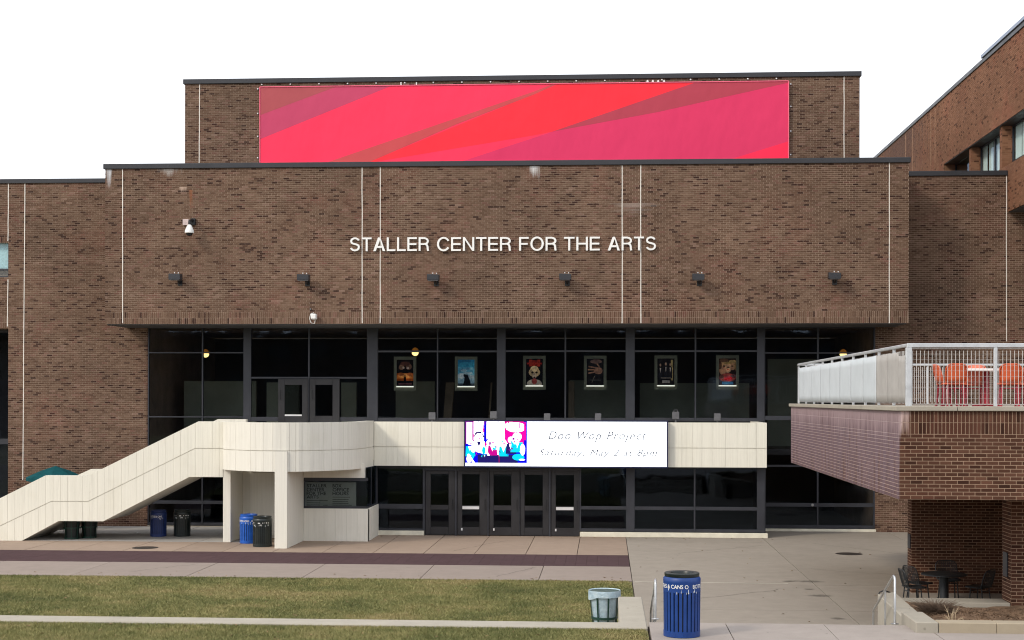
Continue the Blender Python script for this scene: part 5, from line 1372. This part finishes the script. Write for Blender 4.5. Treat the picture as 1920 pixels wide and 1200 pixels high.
# ------------------------------------------------------------------ bins
CHIP = simple('chipped_primer', (.62, .66, .68), .6)
def make_bin(label, body, top, dome=True, letters=None, d=.60, hgt=.92, ink=None, dashes=False):
    """slatted steel litter bin: slats between hoops, flared collar, ring lid"""
    r = thing('litter_bin', label, 'bin', (0, 0, 0), 'slatted litter bins')
    R = d / 2; zc_ = hgt - .30
    m = MB(); m.lathe([(R * .86, .05), (R * .86, hgt - .08)], 28); m.build('liner', M['black'], r, 0, True)
    m = MB(); m.lathe([(R * .90, .0), (R * .98, .005), (R * .985, .09), (R * .92, .10), (R * .90, .09)], 36); m.build('base_ring', body, r, 0, True)
    n = 26; sm = MB(); w_ = R * .083
    sm.add([(R * .93, -w_, .08), (R * .965, -w_, .08), (R * .965, w_, .08), (R * .93, w_, .08), (R * .95, -w_, zc_ + .01), (R * .985, -w_, zc_ + .01), (R * .985, w_, zc_ + .01), (R * .95, w_, zc_ + .01)],
           [(0, 3, 2, 1), (4, 5, 6, 7), (0, 1, 5, 4), (1, 2, 6, 5), (2, 3, 7, 6), (3, 0, 4, 7)])
    sme = sm.mesh('slat'); sme.materials.append(body)
    for k in range(n):
        o = bpy.data.objects.new('slat', sme); COL.objects.link(o); o.rotation_euler = (0, 0, 2 * math.pi * k / n); hang(o, r)
    m = MB(); m.lathe([(R * .955, zc_), (R * .995, zc_), (R * .995, zc_ + .145), (R * 1.0, zc_ + .15), (R * 1.0, zc_ + .21), (R * .93, zc_ + .235), (R * .90, zc_ + .235)], 48); m.build('collar', body, r, 0, True)
    m = MB(); m.lathe([(R * .91, hgt - .062), (R * .93, hgt - .05), (R * .94, hgt - .01), (R * .90, hgt), (R * .62, hgt - .005), (R * .58, hgt - .03), (R * .56, hgt - .14)], 36); m.build('lid', top, r, 0, True)
    if letters:
        for txt, a0, span in letters:
            me = text_mesh(txt, .1, 0, offset=.0012)
            lo, hi, a = me_bounds(me); b = np.empty_like(a)
            ang = math.radians(a0) + (a[:, 0] - lo[0]) / (hi[0] - lo[0]) * math.radians(span)
            rad = R * 1.0 + .003
            b[:, 0] = rad * np.cos(ang); b[:, 1] = rad * np.sin(ang); b[:, 2] = zc_ + .065 + (a[:, 1] - lo[1]) / (hi[1] - lo[1]) * .062
            me.vertices.foreach_set('co', b.ravel()); me.update(); link_mesh('lettering', me, ink or M['white'], r)
    if dashes:
        m = MB()
        for a_, w__, z__, h__ in ((-140, 5, .09, .035), (-128, 3, .095, .02), (-104, 14, .085, .03), (-97, 2, .01, .05), (-90, 2.5, .015, .045), (-82, 2, .01, .05), (-76, 4, .09, .03), (-64, 3, .095, .03), (-54, 6, .09, .035), (-40, 5, .09, .03)):
            k = max(1, int(w__ / 3)); rad = R * 1.0 + .003
            for j in range(k):
                a0, a1 = math.radians(a_ + w__ * j / k), math.radians(a_ + w__ * (j + .8) / k)
                m.add([(rad * math.cos(a0), rad * math.sin(a0), zc_ + z__), (rad * math.cos(a1), rad * math.sin(a1), zc_ + z__), (rad * math.cos(a1), rad * math.sin(a1), zc_ + z__ + h__), (rad * math.cos(a0), rad * math.sin(a0), zc_ + z__ + h__)], [(0, 1, 2, 3)])
        tag(m.build('worn_lettering', M['white'], r), kind='stuff')
    # worn paint chips on the collar
    RR = random.Random(len(label)); m = MB()
    for k in range(9):
        a = math.radians(-90 + RR.uniform(-50, 50)); zz_ = zc_ + RR.uniform(-.01, .05); da = RR.uniform(.01, .035); dz_ = RR.uniform(.01, .035)
        rad = R * 1.0 + .002
        m.add([(rad * math.cos(a + u * da), rad * math.sin(a + u * da), zz_ + v * dz_) for u, v in ((-1, -.6), (.2, -1), (1, -.3), (.7, .8), (-.5, 1))], [(0, 1, 2, 3, 4)])
    tag(m.build('paint_chips', CHIP, r), kind='stuff')
    return r
near = make_bin('large blue slatted recycling bin with BOTTLES & CANS lettering by the steps', M['blue'], M['black_green'], letters=[('BOTTLES & CANS O', -205, 132), ('BOTTLES & CANS O', -58, 132), ('BOTTLES', 84, 58)], d=.60, hgt=1.02)
c = on_z(1278.5, 1192, .8); near.location = (c[0], c[1] + .02, .8)
BL_ = make_bin('bright blue slatted recycling bin beside the black bin by the pillar', M['blue_b'], M['blue_b'], letters=[('BOTTLES & CANS', -150, 75), ('BOTTLES & CANS', -60, 75)], d=.58, hgt=.92)
c = on_z(466.5, 1018, 0); BL_.location = (c[0], c[1], 0)
BKB = make_bin('black slatted litter bin in front of the bright blue bin, touching the pillar', M['black_green'], M['black_green'], dashes=True, d=.60, hgt=.94)
c = on_z(494.5, 1024, 0); BKB.location = (c[0] - .03, c[1] - .05, 0)
NV = make_bin('navy slatted recycling bin in the shade under the staircase', M['navy'], M['navy'], letters=[('BOTTLES & CANS', -135, 85)], d=.55, hgt=.88)
c = on_z(297, 1005.5, 0); NV.location = (c[0], c[1], 0)
copy_thing(BKB, (on_z(341.5, 1005, 0)[0], on_z(341.5, 1005, 0)[1], 0), math.radians(10), 'black slatted litter bin in the shade under the staircase right of the navy bin', scale=(.94, .94, .94))
# wire baskets
def make_basket(label, liner, d=.60, hgt=.88, mat=None):
    r = thing('wire_basket', label, 'basket', (0, 0, 0), 'green strap litter baskets'); R1, R0 = d / 2, d / 2 * .74
    mat = mat or M['green_d']
    for k in range(8):
        a = 2 * math.pi * (k + .35) / 8; m = MB(); da = .055
        vs = []
        for (rr, z_) in ((R0, 0), (R1, hgt)):
            for u, w_ in ((-da, -.006), (da, -.006), (da, .004), (-da, .004)): vs.append(((rr + w_) * math.cos(a + u), (rr + w_) * math.sin(a + u), z_))
        m.add(vs, [(0, 3, 2, 1), (4, 5, 6, 7), (0, 1, 5, 4), (1, 2, 6, 5), (2, 3, 7, 6), (3, 0, 4, 7)]); m.build('strap', mat, r)
    for z_ in (.03, .36, hgt - .02):
        rr = R0 + (R1 - R0) * z_ / hgt; m = MB(); m.lathe([(rr - .004, z_ - .02), (rr + .006, z_ - .02), (rr + .006, z_ + .02), (rr - .004, z_ + .02)], 32); m.build('hoop', mat, r, 0, True)
    if not liner:
        m = MB(); m.lathe([(R0 * .9, .04), (R1 - .03, hgt - .03)], 24); m.build('inner_can', M['black_green'], r, 0, True)
    if liner:
        V = []; F_ = []; n = 36; prof = [(R0 * .6, .10), (R0 * .86, .13), (R0 * .95, .3), (R0 + (R1 - R0) * .62 - .02, .55), (R1 - .025, hgt - .05), (R1 - .004, hgt + .005), (R1 + .012, hgt + .015), (R1 + .018, hgt - .03), (R1 + .017, hgt - .11)]
        for i, (rr, z_) in enumerate(prof):
            for k in range(n):
                a = 2 * math.pi * k / n; ww = random.uniform(-.006, .006) if i < 5 else 0; hang_ = (.06 * max(0, math.sin(a * 2 + 1)) * -1 if i == len(prof) - 1 else 0)
                V.append(((rr + ww) * math.cos(a), (rr + ww) * math.sin(a), z_ + hang_))
        for i in range(len(prof) - 1):
            for k in range(n): F_.append((i * n + k, i * n + (k + 1) % n, (i + 1) * n + (k + 1) % n, (i + 1) * n + k))
        m = MB(); m.add(V, F_); m.build('bag', M['bag'], r, 0, True)
    return r
wb = make_basket('green strap basket with a pale blue bag behind the retaining wall', True, .60, .88)
c = on_y(1133.5, 1107, 28.7); wb.location = (c[0], 28.7, -.02)
g1 = make_basket('dark green strap basket under the stair landing, the one farther from the bins', False, .64, .92)
c = on_z(135, 1010, 0); g1.location = (c[0], c[1], 0)
c = on_z(167, 1008, 0); copy_thing(g1, (c[0], c[1], 0), .3, 'dark green strap basket under the stair landing, the one nearer the bins')
bb = thing('black_waste_bin', 'low black bin rim showing behind the planter wall', 'bin')
m = MB(); m.lathe([(.12, 0), (.14, .60), (.15, .61), (.15, .64), (.13, .63), (.12, .60), (.11, .05)], 20); m.build('shell', M['black'], bb, 0, True)
m = MB(); m.tube([(-.15, 0, .62), (-.12, 0, .69), (-.02, 0, .73), (.10, 0, .68), (.15, 0, .62)], .014, 8); m.build('hoop_handle', M['black'], bb, 0, True)
c = on_y(1660.5, 1104, 30.2); bb.location = (c[0], 30.2, 0)

# ------------------------------------------------------------------ umbrella behind the stair
um = thing('patio_umbrella', 'teal green patio umbrella showing over the staircase wall', 'umbrella')
uc = on_y(104, 873.5, 50.2); ux, uy, uz = uc
V = [(ux, uy, uz)]; n = 8; R = 1.0
for ring, (rr, dz_) in enumerate(((.5, -.17), (1.0, -.40))):
    for k in range(n):
        a = 2 * math.pi * k / n + .2; V.append((ux + R * rr * math.cos(a), uy + R * rr * math.sin(a), uz + dz_))
F_ = [(0, 1 + k, 1 + (k + 1) % n) for k in range(n)] + [(1 + k, 1 + n + k, 1 + n + (k + 1) % n, 1 + (k + 1) % n) for k in range(n)]
m = MB(); m.add(V, F_)
for k in range(n):
    a0, a1 = V[1 + n + k], V[1 + n + (k + 1) % n]; m.add([a0, a1, (a1[0], a1[1], a1[2] - .12), (a0[0], a0[1], a0[2] - .12)], [(0, 1, 2, 3)])
m.build('canopy', M['umb'], um)
m = MB(); m.tube([(ux, uy, .05), (ux, uy, uz - .01)], .025, 8); m.build('pole', M['white'], um)
m = MB(); m.lathe([(.3, 0), (.3, .06), (.05, .10)], 20, ux, uy); m.build('base', M['black'], um)
m = MB()
for k in range(n):
    a = 2 * math.pi * k / n + .2; m.tube([(ux, uy, uz - .02), (ux + .99 * R * math.cos(a), uy + .99 * R * math.sin(a), uz - .43)], .01, 5)
m.build('ribs', M['black'], um)
um.location = (ux, uy, 0)
for ch in um.children: ch.matrix_parent_inverse = Matrix.Translation((-ux, -uy, 0))
# litter on the paving by the stairs
c = on_z(258, 1000, 0); m = MB(); m.add([(c[0] - .06, c[1], .004), (c[0] + .05, c[1] - .05, .03), (c[0] + .07, c[1] + .04, .006), (c[0] - .03, c[1] + .06, .035)], [(0, 1, 2, 3)]); 
o = m.build('paper_scrap', M['white']); tag(o, 'white scrap of paper on the grey paving under the staircase', 'litter'); sm = o.modifiers.new('t', 'SOLIDIFY'); sm.thickness = .002

# ================================================================== BEHIND THE CAMERA: the building the glass mirrors
opp = thing('opposite_building', 'long dark brick building across the lawns, mirrored in the glass', 'building', (0, -46, 0))
m = MB(); m.box(-80, 80, -60, -46, .3, 11.2); m.build('wall', simple('dark_brick_far', (.06, .042, .034), .9, 0, .3, .4), opp)
dw = simple('dark_window', (.015, .018, .024), .25, 0, .2, .3)
for k in range(34):
    for z_ in (2.5, 5.5, 8.5):
        m = MB(); m.box(-67 + k * 4, -64.6 + k * 4, -45.99, -45.9, z_, z_ + 1.6); m.build('window', dw, opp)
m = MB(); m.box(-81, 81, -61, -45.6, 11.21, 11.7); m.build('cornice', M['coping'], opp)
bark = simple('grey_bark', (.05, .042, .036), .95, 0, .3, 4)
def bare_tree(seed):
    R4 = random.Random(seed); tr = MB(); br_ = MB()
    tr.tube([(0, 0, -.2), (.05, .02, 2), (.1, -.05, 4.2)], [.26, .21, .17], 8)
    def grow(p, d, L, r, lev):
        q_ = p + d * L; br_.tube([p, p + d * L * .5 + Vector((R4.uniform(-.1, .1), R4.uniform(-.1, .1), 0)) * L * .3, q_], [r, r * .8, r * .6], 4, cap=False)
        if lev == 0: return
        for k in range(R4.choice((2, 3, 3))):
            nd = (d + Vector((R4.uniform(-.8, .8), R4.uniform(-.8, .8), R4.uniform(-.1, .5)))).normalized()
            grow(p + d * L * R4.uniform(.55, 1), nd, L * R4.uniform(.62, .82), r * .58, lev - 1)
    for k in range(6):
        a = k * 1.05 + R4.uniform(-.3, .3); grow(Vector((.08, -.03, 3.2 + k * .2)), Vector((math.cos(a) * .6, math.sin(a) * .6, 1)).normalized(), 2.9, .12, 4)
    return tr, br_
proto = []
for k in range(12):
    loc = (-52 + k * 9.3 + random.uniform(-2, 2), -27 + random.uniform(-6, 6), .75)
    if k < 2:
        a, b = bare_tree(20 + k); t_ = thing('bare_tree', 'bare grey tree on the far lawn, mirrored in the glass', 'tree', (0, 0, 0), 'bare trees across the lawn')
        a.build('trunk', bark, t_); b.build('crown', bark, t_); t_.location = loc; proto.append(t_)
    else: copy_thing(proto[k % 2], loc, random.uniform(0, 6.28), scale=(1, 1, random.uniform(.9, 1.15)))
m = MB(); m.box(-45, .72, -60, 10, .3, .755); tag(m.build('far_lawn', M['lawn']), kind='structure')
